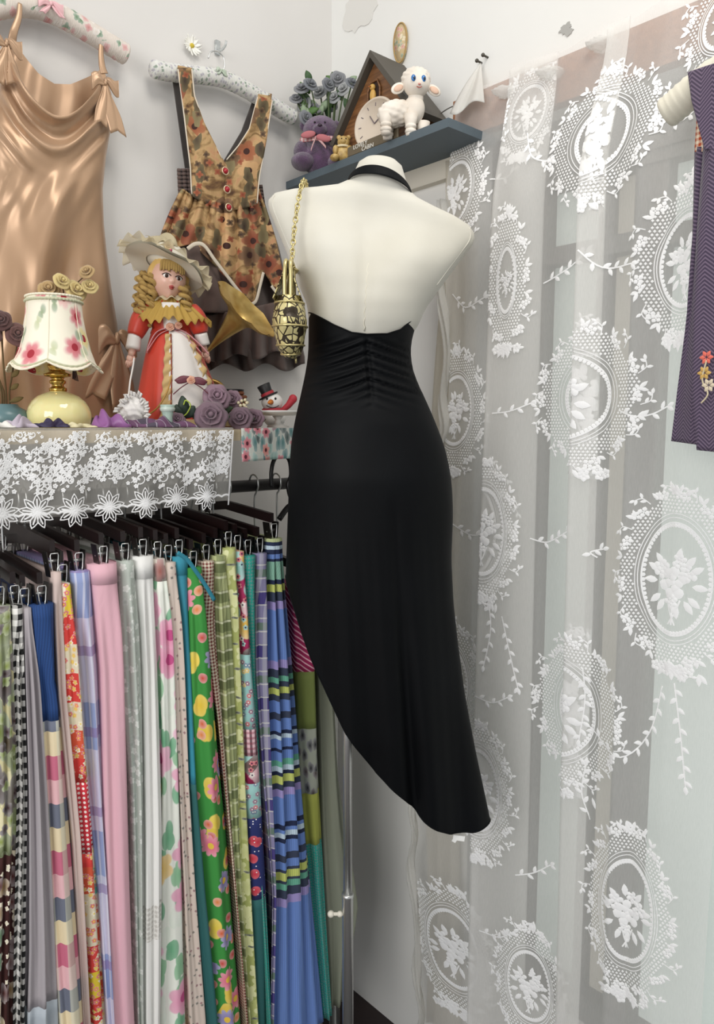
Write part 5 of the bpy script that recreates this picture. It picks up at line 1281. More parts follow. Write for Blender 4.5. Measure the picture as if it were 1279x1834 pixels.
# arms
def arm(s_, pts, up):
    b = fr.mb(); b.tube(catmull(pts[:3], 6), lambda t_: 15 + 4 * sin(pi * t_) - 2 * t_, 14); part('sleeve', b, m_red, dl)
    b = fr.mb(); b.tube(catmull(pts[2:4], 4), lambda t_: 11.5 + 1.0 * t_, 14); part('cuff', b, m_wsat, dl)
    b = fr.mb(); h0, h1 = Vector(pts[3]), Vector(pts[4]); dirv = (h1 - h0).normalized()
    b.tube([h0, h0 + dirv * 12], lambda t_: 6.5 - t_, 10)
    b.ball(h0 + dirv * 17, (6.5, 4.5, 8), 12, 8)
    for k, (dx, L_) in enumerate(((-4.5, 8), (-1.6, 11), (1.4, 11.5), (4.2, 9))):
        q = h0 + dirv * 21 + Vector((dx, -1, 0)); b.tube(catmull([q, q + dirv * L_ * .5 + Vector((0, -1, 0)), q + dirv * L_ + Vector((dx * -.2, 3, 0))], 3), lambda t_: 1.9 - .5 * t_, 7)
    q = h0 + dirv * 14 + Vector((s_ * 5.5, -3, 0)); b.tube(catmull([q, q + dirv * 5 + Vector((s_ * 2, -3, 0)), q + dirv * 9 + Vector((0, -3, 0))], 3), lambda t_: 2.2 - .6 * t_, 7)
    part('hand', b, m_skin, dl)
arm(1, [(-34, -4, 208), (-50, -10, 186), (-62, -14, 158), (-66, -18, 134), (-74, -22, 106)], 0)
arm(-1, [(32, -2, 208), (44, -6, 188), (50, -6, 166), (54, -2, 146), (62, 4, 118)], 0)
# head
HC = Vector((-4, -4, 254)); HR = Matrix.Rotation(math.radians(16), 3, 'Z') @ Matrix.Rotation(math.radians(8), 3, 'Y')
b = fr.mb(); b.lathe([(11, 218), (9.5, 226), (9.5, 236)], 20); part('neck', b, m_skin, dl)
b = fr.mb()
def hf(d):      # chin, cheeks, nose; local -y is the face
    k = 1.0
    if d.z < 0: k *= 1 - .16 * (-d.z) * (abs(d.x) ** .7)
    fr_ = max(0, -d.y)
    k += .05 * fr_ * math.exp(-((abs(d.x) - .38) / .22) ** 2 - ((d.z + .22) / .22) ** 2)
    k += .15 * math.exp(-(d.x / .09) ** 2 - ((d.z + .13) / .10) ** 2) * fr_
    k -= .05 * math.exp(-((abs(d.x) - .33) / .15) ** 2 - ((d.z - .06) / .11) ** 2) * fr_
    k += .045 * math.exp(-(d.x / .2) ** 2 - ((d.z + .40) / .07) ** 2) * fr_ + .05 * math.exp(-(d.x / .2) ** 2 - ((d.z + .72) / .14) ** 2) * fr_
    return k
b.ball(HC, (31, 32, 37), 64, 48, HR, hf); hd = part('head', b, m_skin, dl)
def face(x, z, o=1.0): 
    y = -math.sqrt(max(0, 1 - x * x - z * z)); d = Vector((x, y, z)); k = hf(d) * o
    return HC + HR @ Vector((d.x * 31 * k, d.y * 32 * k, d.z * 37 * k))
for s_ in (-1, 1):
    b = fr.mb(); b.ball(face(.34 * s_, .05, .985), (6.4, 2.6, 4.0), 16, 10, HR); e = part('eye', b, plain('eye_white', '#ece8e2', .2), hd)
    b = fr.mb(); b.ball(face(.34 * s_, .045, 1.04), (3.3, 1.7, 3.3), 14, 10, HR); part('iris', b, plain('iris_brown', '#3a241a', .15), hd)
    b = fr.mb(); b.tube([face(.34 * s_ + x, .05 + .115 - 1.9 * x * x, 1.035) for x in [(-.22 + .44 * q / 10) for q in range(11)]], .8, 6); part('eyelash', b, plain('lash_brown', '#2b1a15', .8), hd)
    b = fr.mb(); b.tube([face(.34 * s_ + x, .275 - 1.2 * x * x, 1.012) for x in [(-.2 + .4 * q / 8) for q in range(9)]], .45, 6); part('eyebrow', b, plain('brow_tan', '#b58e66', .8), hd)
    b = fr.mb(); b.ball(HC + HR @ Vector((s_ * 31, 2, -2)), (3, 5, 8), 10, 8, HR); part('ear', b, m_skin, hd)
for dz_, w_, nm in ((-.385, .15, 'upper_lip'), (-.45, .12, 'lower_lip')):
    b = fr.mb(); b.tube([face(x, dz_ + (.02 if 'upper' in nm else -.0) * (1 - (abs(x) / w_)) - .3 * x * x * (-1 if 'lower' in nm else .6), 1.012) for x in [(-w_ + 2 * w_ * q / 10) for q in range(11)]], lambda t_: .5 + 1.6 * sin(pi * t_), 8); part(nm, b, plain('lip_red', '#a8413f', .3), hd)
# hair: cap, fringe, long ringlets
b = fr.mb(); b.ball(HC + Vector((0, 5, 5)), (36, 34, 38), 40, 26, HR, lambda d: (1 if d.y > -.35 or d.z > .55 else .82) * (1 + .02 * sin(14 * math.atan2(d.y, d.x)))); part('hair_cap', b, m_hair, dl)
rnd = random.Random(9)
for k in range(11):
    x0 = -.62 + 1.24 * k / 10; b = fr.mb(); p0 = face(x0 * .6, .80, 1.04); p2 = face(x0, .36 + .12 * abs(x0) * -1 - .1 * rnd.random(), 1.07)
    b.tube(catmull([p0, face(x0 * .85, .62, 1.14), p2], 5), lambda t_: 4.6 - 2.6 * t_, 8, flat=.6); part('fringe_lock', b, m_hair, dl)
for k in range(20):
    s_ = -1 if k < 14 else 1; x = -4 + s_ * (30 + rnd.uniform(0, 30 if s_ < 0 else 10)); z0 = 268 - rnd.uniform(0, 26); L_ = rnd.uniform(48, 78) if s_ < 0 else rnd.uniform(35, 55); y = rnd.uniform(-22, 14); rr = rnd.uniform(4.5, 7)
    b = fr.mb(); b.tube([(x - s_ * 10 * (1 - q / 40) + rr * cos(q * .62 + k), y + rr * sin(q * .62 + k), z0 - L_ * q / 40) for q in range(41)], lambda t_: 4.2 - 1.4 * t_, 7); part('ringlet', b, m_hair, dl)
# hat
HT = Matrix.Rotation(math.radians(22), 3, 'Y') @ Matrix.Rotation(math.radians(-16), 3, 'X'); hc = HC + Vector((-2, 4, 30))
b = fr.mb(); b.grid(lambda i, j: hc + HT @ Vector(((34 + 36 * j) * cos(2 * pi * i), (32 + 30 * j) * sin(2 * pi * i), -4 * j + 2.5 * sin(i * 31) * j)), 90, 8, wu=True); b.grid(lambda i, j: hc + HT @ Vector(((34 + 36 * j) * cos(2 * pi * i), (32 + 30 * j) * sin(2 * pi * i), -5.5 - 4 * j + 2.5 * sin(i * 31) * j)), 90, 8, wu=True, flip=True)
ht = part('hat_brim', b, plain('hat_satin', '#ddd8c8', .5), dl)
b = fr.mb(); b.lathe([(36, -4), (36, 8), (33, 20), (24, 29), (10, 33), (.5, 34)], 36, hc, HT); part('hat_crown', b, plain('hat_satin', '#ddd8c8', .5), dl)
b = fr.mb(); b.grid(lambda i, j: hc + HT @ Vector(((60 + 24 * j) * cos(2 * pi * i), (54 + 22 * j) * sin(2 * pi * i), 3 + 7 * sin(i * 120) * j + 5 * sin(i * 43) * j - 7 * j)), 240, 7, wu=True); part('hat_lace_frill', b, m_cream, ht)
for q in range(2):
    b = fr.mb(); b.sheet(lambda i, j: hc + HT @ Vector((-46 + 60 * i + 5 * sin(j * 8), -30 + 40 * j + 8 * sin(i * 7), 10 + q * 8 + 26 * sin(pi * i) * sin(pi * j) + 4 * sin(i * 16 + j * 11))), 30, 20, .5); part('hat_tulle_puff', b, m_cream, ht)
b = fr.mb(); b.tube([hc + HT @ Vector(((37) * cos(2 * pi * q / 40), 34 * sin(2 * pi * q / 40), 3)) for q in range(40)], 3, 8, closed=True); part('hat_ribbon', b, plain('green_grey_ribbon', '#7c8a72', .6), ht)
b = fr.mb(); b.tube([hc + HT @ Vector((4, -34, 4)), hc + HT @ Vector((4, -52, 1)), hc + HT @ Vector((4, -66, -6))], 1.6, 6); part('pink_tie', b, plain('pink_tie', '#d0627c', .6), ht)
rose_parts(ht, fr, hc + HT @ Vector((-4, -38, 14)), 8, plain('cream_rosette', '#d8c49a', .7), 74, petals=(5, 4, 3))
# bow on the apron
for s_ in (-1, 1):
    b = fr.mb(); b.ball((30 + s_ * 14, -72, 80 - s_ * 1), (13, 3, 6.5), 14, 10, Matrix.Rotation(s_ * .25, 3, 'Y'), lambda d: 1 + .1 * sin(6 * d.z)); part('apron_bow', b, plain('plum_ribbon', '#6b3440', .5), dl)
    b = fr.mb(); b.tube(catmull([(30, -72, 78), (30 + s_ * 16, -71, 68), (30 + s_ * 30, -70, 56)], 5), 2.4, 8, flat=.4); part('bow_tail', b, plain('plum_ribbon', '#6b3440', .5), dl)
rose_parts(dl, fr, (30, -74, 80), 8, plain('peach_rosette', '#d9a58c', .6), 75, petals=(5, 4, 3))
b = fr.mb(); b.tube(catmull([(-92, -38, 30), (-60, -64, 18), (-30, -72, 30), (-10, -74, 60), (-2, -74, 88)], 6), 1.5, 6); part('gold_cord', b, plain('gold_cord', '#b58a45', .5), dl)
# ---------------------------------------------------------------- white lace pouch hung from the doll's hand
pp = Fr(LW(LA(PL(240, 765, .245)), .245, SHZ + .004)); lb = thing('lace_pouch', 'small white lace pouch on a ribbon below the doll hand', 'pouch', pp.p, pp.rz)
b = pp.mb(); b.ball((0, 0, 30), (26, 20, 28), 40, 28, fn=lambda d: 1 + .10 * sin(11 * d.x + 7 * d.z) + .07 * sin(19 * d.z + 13 * d.y)); part('pouch_body', b, cloth('white_lace_cloth', '#e9e6e2', .9), lb)
rnd = random.Random(4)
for k in range(16):
    a = 2 * pi * k / 16; R_ = rnd.uniform(16, 27); c0 = Vector((R_ * cos(a), -17 + rnd.uniform(-4, 3), 30 + R_ * sin(a))); b = pp.mb()
    b.sheet(lambda i, j: c0 + Vector((9 * (i - .5) * cos(a + 1.2) + 8 * j * cos(a), -3 * sin(i * 9) * (1 + j), 9 * (i - .5) * sin(a + 1.2) + 8 * j * sin(a))), 6, 3, .6); part('lace_frill', b, cloth('white_lace_cloth', '#e9e6e2', .9), lb)
b = pp.mb(); b.tube(catmull([(-8, -6, 50), (-4, 0, 80), (2, 4, 108), (4, 4, 122)], 6), 1.6, 6); part('ribbon_loop', b, m_wsat, lb)
# ---------------------------------------------------------------- gramophone ornament
fr = spot(418, .12); gr = thing('gramophone_ornament', 'miniature gramophone with brass horn and carved wooden base', 'ornament', fr.p, fr.rz)
t = Mt('old_brass', .36, .6); t.col(t.ramp(t.noise(t.oc(), 30, 4), [(.3, '#b8924a'), (.7, '#dcc07a')])); m_obr = t.m
b = fr.mb(); tip = Vector((-44, 6, 132)); ax = Vector((72, -38, 72)); R_ = ax.to_track_quat('Z', 'Y').to_matrix(); Ln = ax.length
pr = [(3.0 + 27 * f ** 1.5 + 32 * sstep(.72, 1, f) ** 1.6, f * Ln) for f in [q / 22 for q in range(23)]]
wb = lambda r, z, a, f: (r * (1 + .05 * sstep(.7, 1, f) * abs(sin(4 * a)) ** .6), z - 3 * sstep(.85, 1, f) * abs(sin(4 * a)))
b.lathe(pr, 64, tip, R_, wb, caps=False); b2 = [(r - 1.4, z) for r, z in reversed(pr)]; b.lathe(b2, 64, tip, R_, lambda r, z, a, f: wb(r, z, a, 1 - f), caps=False)
part('horn', b, m_obr, gr)
b = fr.mb(); b.tube(catmull([tip + ax * .02, tip + Vector((-10, 0, -18)), (-46, 4, 88), (-24, 4, 78), (-14, 4, 66)], 6), lambda t_: 4.2 - .6 * t_, 12); part('tone_arm', b, m_obr, gr)
t = Mt('carved_wood', .5); t.col(t.ramp(t.noise(t.vs(t.oc(), (8, 8, 60)), 5, 4), [(.3, '#5a2f1d'), (.7, '#8a5232')])); m_cw = t.m
b = fr.mb(); b.box((-6, 4, 28), (56, 40, 44), None, 2); part('box', b, m_cw, gr, smooth=False)
for z, w_ in ((3, 64), (53, 62), (60, 52)):
    b = fr.mb(); b.box((-6, 4, z), (w_, 46 if w_ > 60 else 38, 6), None, 2); part('moulding', b, m_cw, gr, smooth=False)
for x in (-22, -6, 10):
    b = fr.mb(); b.lathe([(4, 8), (5, 14), (3, 20), (4.5, 30), (3, 42), (4.5, 48)], 12, (x, -18, 0)); part('turned_column', b, m_cw, gr)
b = fr.mb(); b.lathe([(24, 63), (24, 67), (1, 67.5)], 32, (-4, 4, 0)); part('turntable', b, M_black, gr)
# ---------------------------------------------------------------- snowman on a white dish
fr = spot(490, .14)
sn = thing('snowman_figurine', 'snowman figurine in a black top hat at the right shelf end', 'figurine', fr.p, fr.rz)
m_snow = plain('snow_white_glaze', '#e9e7e3', .25)
b = fr.mb(); b.ball((2, 0, 17), (20, 18, 18), 28, 18); part('body', b, m_snow, sn)
b = fr.mb(); b.ball((-2, -2, 44), (19, 18, 17), 28, 18); hd = part('head', b, m_snow, sn)
HTs = Matrix.Rotation(math.radians(-24), 3, 'Y')
b = fr.mb(); b.lathe([(18, 0), (18, 2.5), (11.5, 3), (10.5, 10), (12, 22), (11, 23), (.5, 23.5)], 28, (-8, -1, 54), HTs); ht = part('top_hat', b, plain('black_felt', '#1a1a1c', .5), sn)
b = fr.mb(); b.lathe([(12.3, 3), (12, 8)], 28, (-8, -1, 54), HTs, caps=False); part('hat_band', b, plain('scarf_red', '#b3303c', .6), ht)
b = fr.mb(); b.tube([(-4, -19, 44), (-9, -31, 42)], lambda t_: 5 * (1 - .75 * t_), 10); part('carrot_nose', b, plain('carrot', '#e0852c', .5), hd)
for x in (-11, 4):
    b = fr.mb(); b.ball((x, -18.5, 50), (2, 1.5, 2.4), 8, 6); part('eye', b, M_black, hd)
b = fr.mb(); b.tube([(-12 + q * 2.2, -19.5 + .03 * (q - 5) ** 2 * 3, 38 - 4 * sin(pi * q / 10)) for q in range(11)], .8, 6); part('smile', b, M_black, hd)
b = fr.mb(); b.tube(catmull([(16, -4, 30), (26, -6, 38), (33, -6, 47)], 5), lambda t_: 4.5 + 2.5 * t_, 12); b.ball((35, -6, 50), (7.5, 6, 8), 14, 10); part('mitten_arm', b, plain('scarf_red', '#b3303c', .6), sn)
b = fr.mb(); b.tube([(17 * cos(q * .35), 16 * sin(q * .35) - 1, 30 + sin(q)) for q in range(18)], 3.5, 8, closed=True); part('scarf', b, plain('scarf_red', '#b3303c', .6), sn)
fr2 = spot(498, .235); ds = thing('white_dish', 'shallow white footed dish in front of the snowman', 'dish', fr2.p, fr2.rz)
b = fr2.mb(); b.lathe([(.5, 20), (30, 21), (46, 26), (48, 28), (46, 29.5), (30, 26), (.5, 24.5)], 40); part('bowl', b, m_snow, ds)
b = fr2.mb(); b.lathe([(20, 0), (19, 3), (7, 6), (5, 14), (10, 20)], 32); part('foot', b, m_snow, ds)
# ---------------------------------------------------------------- purple roses
for k, (px, py, R_, d, nm) in enumerate(((378, 747, 32, .292, 'largest dusty purple rose at the shelf edge'), (388, 712, 27, .262, 'dusty purple rose above the largest one'), (431, 750, 24, .285, 'dusty purple rose right of the largest one'), (455, 750, 20, .27, 'rightmost dusty purple rose near the white dish'), (318, 752, 15, .275, 'small purple rosebud beside the mint cup'), (416, 716, 19, .25, 'mauve rosebud beside the gramophone base'))):
    p = PL(px, py, d); fr = Fr(LW(LA(p), d, SHZ + .003)); zc_ = (p.z - fr.p.z) / fr.k
    rs = thing('artificial_rose', nm, 'flower', fr.p, fr.rz, 'purple artificial roses')
    mm = cloth('dusty_purple_petal', '#6e5263', .75) if k % 2 == 0 else cloth('mauve_petal', '#8a6a7c', .75)
    rose_parts(rs, fr, (0, 0, zc_), R_, mm, 90 + k, (.15 * sin(k * 2), -1, .35), (6, 5, 4))
    b = fr.mb(); b.tube(catmull([(0, 2, zc_ - 4), (2, R_ * .5, zc_ * .5), (0, R_ * .7, 1)], 5), 1.6, 6); part('stem', b, plain('stem_green', '#4f5f3c', .8), rs)
    for s_ in (-1, 1): leaf_part(rs, fr, (0, R_ * .35, zc_ * .5), (s_ * R_ * 1.05, R_ * .4, zc_ * .5 + R_ * .35), R_ * .5, plain('leaf_green', '#4b6046', .7))
# white berry spray
fr = spot(437, .26); bs = thing('berry_spray', 'sprig of tiny cream berries between the purple roses', 'flowers', fr.p, fr.rz); rnd = random.Random(6)
b = fr.mb(); b.tube(catmull([(0, 4, 0), (-1, 0, 24), (0, -4, 50)], 5), 1.0, 6); part('stem', b, plain('stem_green', '#4f5f3c', .8), bs)
for k in range(16):
    b = fr.mb(); b.ball((rnd.uniform(-11, 11), -14 + rnd.uniform(-4, 4), 30 + rnd.uniform(-14, 20)), 2.9, 8, 6); part('berry', b, plain('cream_berry', '#e2d6b4', .5), bs)
# mint cup, dark leaf pick
fr = spot(301, .285); mc = thing('mint_cup', 'small mint green cup in front of the doll skirt', 'cup', fr.p, fr.rz)
b = fr.mb(); b.lathe([(7, 0), (9, 2), (8.5, 20), (11, 30), (13, 40), (12, 41), (9.5, 30), (7, 22), (.5, 21)], 28); part('cup_body', b, plain('mint_glaze', '#a9bdb2', .3), mc)
b = fr.mb(); b.lathe([(11.6, 29), (13, 31), (13.6, 34), (12.8, 36)], 28, caps=False); part('rim_band', b, plain('mint_glaze_light', '#c3d0c6', .3), mc)
fr = spot(332, .265); lf = thing('leaf_pick', 'dark green leaf pick with a lime curl beside the mint cup', 'leaf', fr.p, fr.rz)
b = fr.mb(); b.tube([(0, 2, 0), (0, 0, 26)], 1.4, 6); part('stem', b, plain('stem_green', '#4f5f3c', .8), lf)
for x, z in ((-16, 40), (17, 38), (-4, 56)): leaf_part(lf, fr, (0, 0, 18), (x, -4, z), 20, plain('dark_leaf', '#2b3a30', .6))
b = fr.mb(); b.tube(catmull([(-6, -10, 18), (4, -12, 26), (10, -12, 40), (2, -12, 48), (-2, -12, 40)], 6), 2.2, 8, flat=.5); part('lime_curl', b, plain('lime_ribbon', '#a9bd3c', .5), lf)
# ---------------------------------------------------------------- crumpled scarves along the shelf edge
def scarf(name, label, x0, x1, d0, d1, h, mats, seed):
    rnd = random.Random(seed); ph = [rnd.uniform(0, 6) for _ in range(5)]
    def f(i, j):
        a = LA(PL(x0 + (x1 - x0) * i, 765, (d0 + d1) / 2)); e = (sin(pi * i) * sin(pi * j)) ** .5
        return LW(a + .004 * sin(j * 7 + ph[0]), d0 + (d1 - d0) * j + .006 * sin(i * 9 + ph[1]), SHZ + .004 + h * e * (.55 + .45 * sin(i * 11 + ph[2] + 2 * j) * cos(j * 6 + ph[3] + i * 5)))
    b = MB(); b.sheet(f, 60, 18, .001, uvf=lambda i, j: (i * (x1 - x0) * .001, j * .08))
    single(name, b, mats, label, 'scarf', f(.5, .5), RL)
m_plum = plaid('plum_grey_plaid', '#6d4a68', [('x', .045, .4, 0, '#4d4854', .9), ('x', .015, .12, 0, '#b5a8b8', .7)])
scarf('silk_scarf', 'crumpled plum plaid scarf in front of the doll', 205, 345, .268, .305, .022, m_plum, 3)
scarf('silk_scarf', 'magenta purple scarf corner between the lamp and the pouch', 168, 222, .26, .305, .030, Mt('magenta_silk', .4, color='#8f5c92').m, 4)
scarf('silk_scarf', 'dark indigo scarf in front of the lamp base', 62, 118, .278, .304, .016, Mt('indigo_silk', .5, color='#322a4a').m, 5)
scarf('silk_scarf', 'pale lavender chiffon scarf left of the lamp', 10, 62, .26, .304, .020, Mt('lavender_chiffon', .7, color='#b9aebb').m, 6)
scarf('silk_scarf', 'white lace scrap at the left end of the shelf edge', -30, 26, .282, .304, .014, Mt('white_scrap', .8, color='#e6e3dd').m, 7)
scarf('silk_scarf', 'cream scarf end right of the lamp base', 116, 164, .285, .304, .009, Mt('cream_scrap', .8, color='#d9cfa8').m, 8)
# ================================================================== blue-grey wall shelf in the corner
WZ = 2.047; WD = .14
b = MB(); rbox(b, .0, RA(PR(803, 245, WD)), .0, WD, WZ - .006, WZ + .010)
single('wall_shelf', b, plain('blue_grey_paint', '#56636b', .6), 'blue grey wall shelf in the corner carrying the cuckoo clock and toys', 'shelf', RW(.22, .07, WZ - .006), RR, smooth=False)
b = MB(); rbox(b, .12, RA(PR(842, 300, .02)), .0, .018, WZ - .045, WZ - .006)
struct('trim_4', b, plain('ivory_batten', '#d8d3c6', .7))
ST = WZ + .0105
def wspot(px, d): return Fr(RW(RA(PR(px, 290, d)), d, ST))
# ---- cuckoo clock house, parallel to the wall
p0 = wspot(690, .075); p0.rz = RR; k = p0.k
ck = thing('cuckoo_clock', 'wooden gable cuckoo clock with a dark roof on the wall shelf', 'clock', p0.p, RR)
t = Mt('brown_clock_wood', .5); g = t.noise(t.vs(t.oc(), (4, 4, 40)), 6, 5, .4); t.col(t.ramp(g, [(.3, '#5f3d22'), (.55, '#7d5431'), (.75, '#8f6540')])); m_ckw = t.m
m_roof = plain('dark_grey_green_roof', '#4f4a42', .6)
W2, E, T = .112, .055, .192           # half width, eave height, ridge height (m)
b = MB(); b.prism([(-W2 + .01, -.03, .004), (W2 - .01, -.03, .004), (W2 - .01, -.03, E + .012), (0, -.03, T - .008), (-W2 + .01, -.03, E + .012)], (0, .075, 0)); part('house_body', b, m_ckw, ck, smooth=False)
for s_ in (-1, 1):
    b = MB(); q = [(s_ * (W2 + .006), E - .010), (0, T - .004), (0, T + .010), (s_ * (W2 + .017), E - .004)]
    q = [(x, -.045, z) for x, z in (q if s_ > 0 else q[::-1])]; b.prism(q, (0, .10, 0)); part('roof_slope', b, m_roof, ck, smooth=False)
b = MB(); b.prism([(-.016, -.032, .102), (.016, -.032, .102), (.016, -.032, .128), (.009, -.032, .142), (-.009, -.032, .142), (-.016, -.032, .128)], (0, .003, 0)); part('niche', b, plain('niche_dark', '#2d1a10', .8), ck, smooth=False)
for pth in ([(-.018, .100), (-.018, .129), (-.010, .145), (.010, .145), (.018, .129), (.018, .100)],):
    b = MB(); b.tube([(x, -.033, z) for x, z in pth] , .0024, 8, closed=True); part('niche_frame', b, m_ckw, ck)
b = MB(); b.ball((0, -.036, .116), (.0075, .006, .013), 16, 12); b.ball((0, -.037, .132), (.0065, .006, .0065), 14, 10); bd_ = part('cuckoo_bird', b, plain('bird_gold', '#c99f52', .5), ck)
b = MB(); b.tube([(0, -.043, .132), (0, -.049, .130)], lambda t_: .0018 * (1 - .8 * t_), 8); part('beak', b, plain('beak_orange', '#b5672c', .5), bd_)
cxl = lambda px: RA(PR(px, 266, .138)) - RA(p0.p)
b = MB(); b.box(((cxl(622) + cxl(712)) / 2, -.0605, .0105), (cxl(712) - cxl(622), .005, .021), None, .002); bs_ = part('base_plinth', b, plain('plinth_olive', '#6a5f4c', .6), ck, smooth=False)
for txt, x, z, ph in (('LOVELY', cxl(633), .0110, 0), ('CABIN', cxl(648), .0015, 0)):
    cu = bpy.data.curves.new('lettering', 'FONT'); cu.body = txt; cu.size = .0122; cu.extrude = .0003
    to = bpy.data.objects.new('lettering_source', cu); COL.objects.link(to)
    bpy.context.view_layer.update(); dg = bpy.context.evaluated_depsgraph_get()
    me = bpy.data.meshes.new_from_object(to.evaluated_get(dg)); bpy.data.objects.remove(to); me.name = 'lettering'
    me.transform(Matrix.Translation((x, -.0635, z)) @ Matrix.Rotation(pi / 2, 4, 'X')); me.materials.clear(); me.materials.append(plain('white_paint', '#e2e0d8', .6))
    lo = bpy.data.objects.new('lettering', me); COL.objects.link(lo); lo.parent = ck; lo['label'] = 'white painted word ' + txt
# ---- round dial leaning on the clock front
p1 = wspot(672, .121); dlp = thing('alarm_dial', 'round pale pink clock dial leaning against the cuckoo clock', 'clock', p1.p, RR + .15)
TR = Matrix.Rotation(math.radians(-4), 4, 'X'); DC = Vector((-.002, .004, .054))
def tl_(mb_): mb_.xf = Matrix.Translation(DC) @ TR @ Matrix.Rotation(pi / 2, 4, 'X'); return mb_
b = tl_(MB()); b.lathe([(.001, -.004), (.050, -.004), (.053, -.001), (.053, .004), (.0505, .007), (.047, .0055), (.0455, .003)], 48); part('rim', b, plain('cream_rim', '#cdbfae', .4), dlp)
t = Mt('pink_dial_print', .6); o = t.oc(); c = t.flowers(o, '#e6d6d6', 60, .5, [(0, '#d3a9b0'), (.5, '#c9bcc0'), (.8, '#efe6e2')], 5, None, .7, dim='3D'); t.col(c)
b = tl_(MB()); b.lathe([(.0465, .002), (.001, .0022)], 48); part('dial_face', b, t.m, dlp)
for q in range(12):
    a = 2 * pi * q / 12; b = tl_(MB()); b.box((.039 * cos(a), .039 * sin(a), .003), (.007, .0018, .001), Matrix.Rotation(a, 3, 'Z')); part('hour_mark', b, plain('mark_grey', '#6d6266', .6), dlp, smooth=False)
for a, L_ in ((2.2, .022), (.6, .029)):
    b = tl_(MB()); b.box((L_ / 2 * cos(a), L_ / 2 * sin(a), .0045), (L_, .002, .001), Matrix.Rotation(a, 3, 'Z')); part('clock_hand', b, plain('mark_grey', '#6d6266', .6), dlp, smooth=False)
# ---- lamb
p1 = wspot(716, .118); p1.p = RW(RA(PR(731, 248, .126)), .126, ST)
p1 = Fr(p1.p); p1.k *= .90; k = p1.k
lm = thing('lamb_figurine', 'white woolly lamb figurine with blue eyes on the wall shelf', 'figurine', p1.p, p1.rz + .2)
m_wool = Mt('aged_white_rubber', .55); o = m_wool.oc(); m_wool.col(m_wool.ramp(m_wool.noise(o, 24, 4), [(.35, '#ddd3c6'), (.65, '#ece5da'), (.85, '#c9b48c')])); m_wool = m_wool.m
def woolly(n, amp, seed):
    rnd = random.Random(seed); cs = []
    for q in range(n):
        z = 1 - 2 * (q + .5) / n; a = q * 2.399963; r = math.sqrt(1 - z * z); cs.append(Vector((r * cos(a), r * sin(a), z)))
    w_ = 1.9 / math.sqrt(n)
    return lambda d: 1 + amp * max(max(0, 1 - ((d - c_).length / w_) ** 2) for c_ in cs)
b = p1.mb(); b.ball((-24, 4, 44), (36, 26, 24), 56, 36, Matrix.Rotation(-.15, 3, 'Y'), woolly(70, .09, 1))
b.ball((10, -2, 50), (22, 22, 28), 40, 28, Matrix.Rotation(.2, 3, 'Y')); b.ball((14, -4, 72), (15, 15, 22), 30, 20)
for x, y, f in ((-46, -6, 0), (-38, 18, 4), (2, -14, -4), (30, 4, -10)):
    b.lathe([(9, 0), (10, 5), (9, 12), (11, 24), (15, 40)], 20, (x, y, f if f < 0 else 0))
    for zz in (9, 18): b.ball((x, y - 2, zz + min(f, 0)), (11, 10, 6), 20, 12, fn=woolly(18, .1, 3))
part('body', b, m_wool, lm)
b = p1.mb(); b.ball((14, -10, 96), (26, 25, 25), 40, 30, Matrix.Rotation(.25, 3, 'Z'), lambda d: 1 + .08 * math.exp(-(d.x / .35) ** 2 - ((d.z + .35) / .3) ** 2) * max(0, -d.y)); hd = part('head', b, m_wool, lm)
b = p1.mb(); b.ball((14, -4, 106), (28, 26, 22), 56, 36, fn=lambda d: woolly_c(d) * (1 if d.z > -.15 or d.y > 0 else .8)) if False else b.ball((14, -3, 107), (28, 26, 21), 56, 36, fn=woolly(80, .08, 4)); part('curly_fleece', b, m_wool, hd)
for s_ in (-1, 1):
    b = p1.mb(); b.ball((14 + s_ * 36, -6, 88), (15, 5, 10), 20, 14, Matrix.Rotation(s_ * .5, 3, 'Y'), lambda d: 1 - .25 * max(0, -d.y)); ea = part('ear', b, m_wool, hd)
    b = p1.mb(); b.ball((14 + s_ * 36, -10, 87), (10, 2.5, 6), 16, 10, Matrix.Rotation(s_ * .5, 3, 'Y')); part('inner_ear', b, plain('ear_pink', '#dcb9a2', .6), ea)
    b = p1.mb(); b.ball((12 + s_ * 10 + 1, -34.0, 97), (4.6, 2.2, 6.2), 16, 12); ey = part('eye', b, plain('eye_blue', '#2f6fb0', .2), hd)
    b = p1.mb(); b.ball((12 + s_ * 10 + 2.2, -36.0, 96), (2, 1, 3), 10, 8); part('pupil', b, M_black, ey)
b = p1.mb(); b.ball((14, -37, 85), (3, 2, 1.8), 10, 8); part('nose', b, plain('nose_pink', '#c98a80', .5), hd)
b = p1.mb(); b.tube([(9 + q, -35.5 + .0, 79.5 + .08 * (q - 5) ** 2) for q in range(11)], .9, 6); part('mouth', b, plain('mouth_red', '#b0594f', .5), hd)
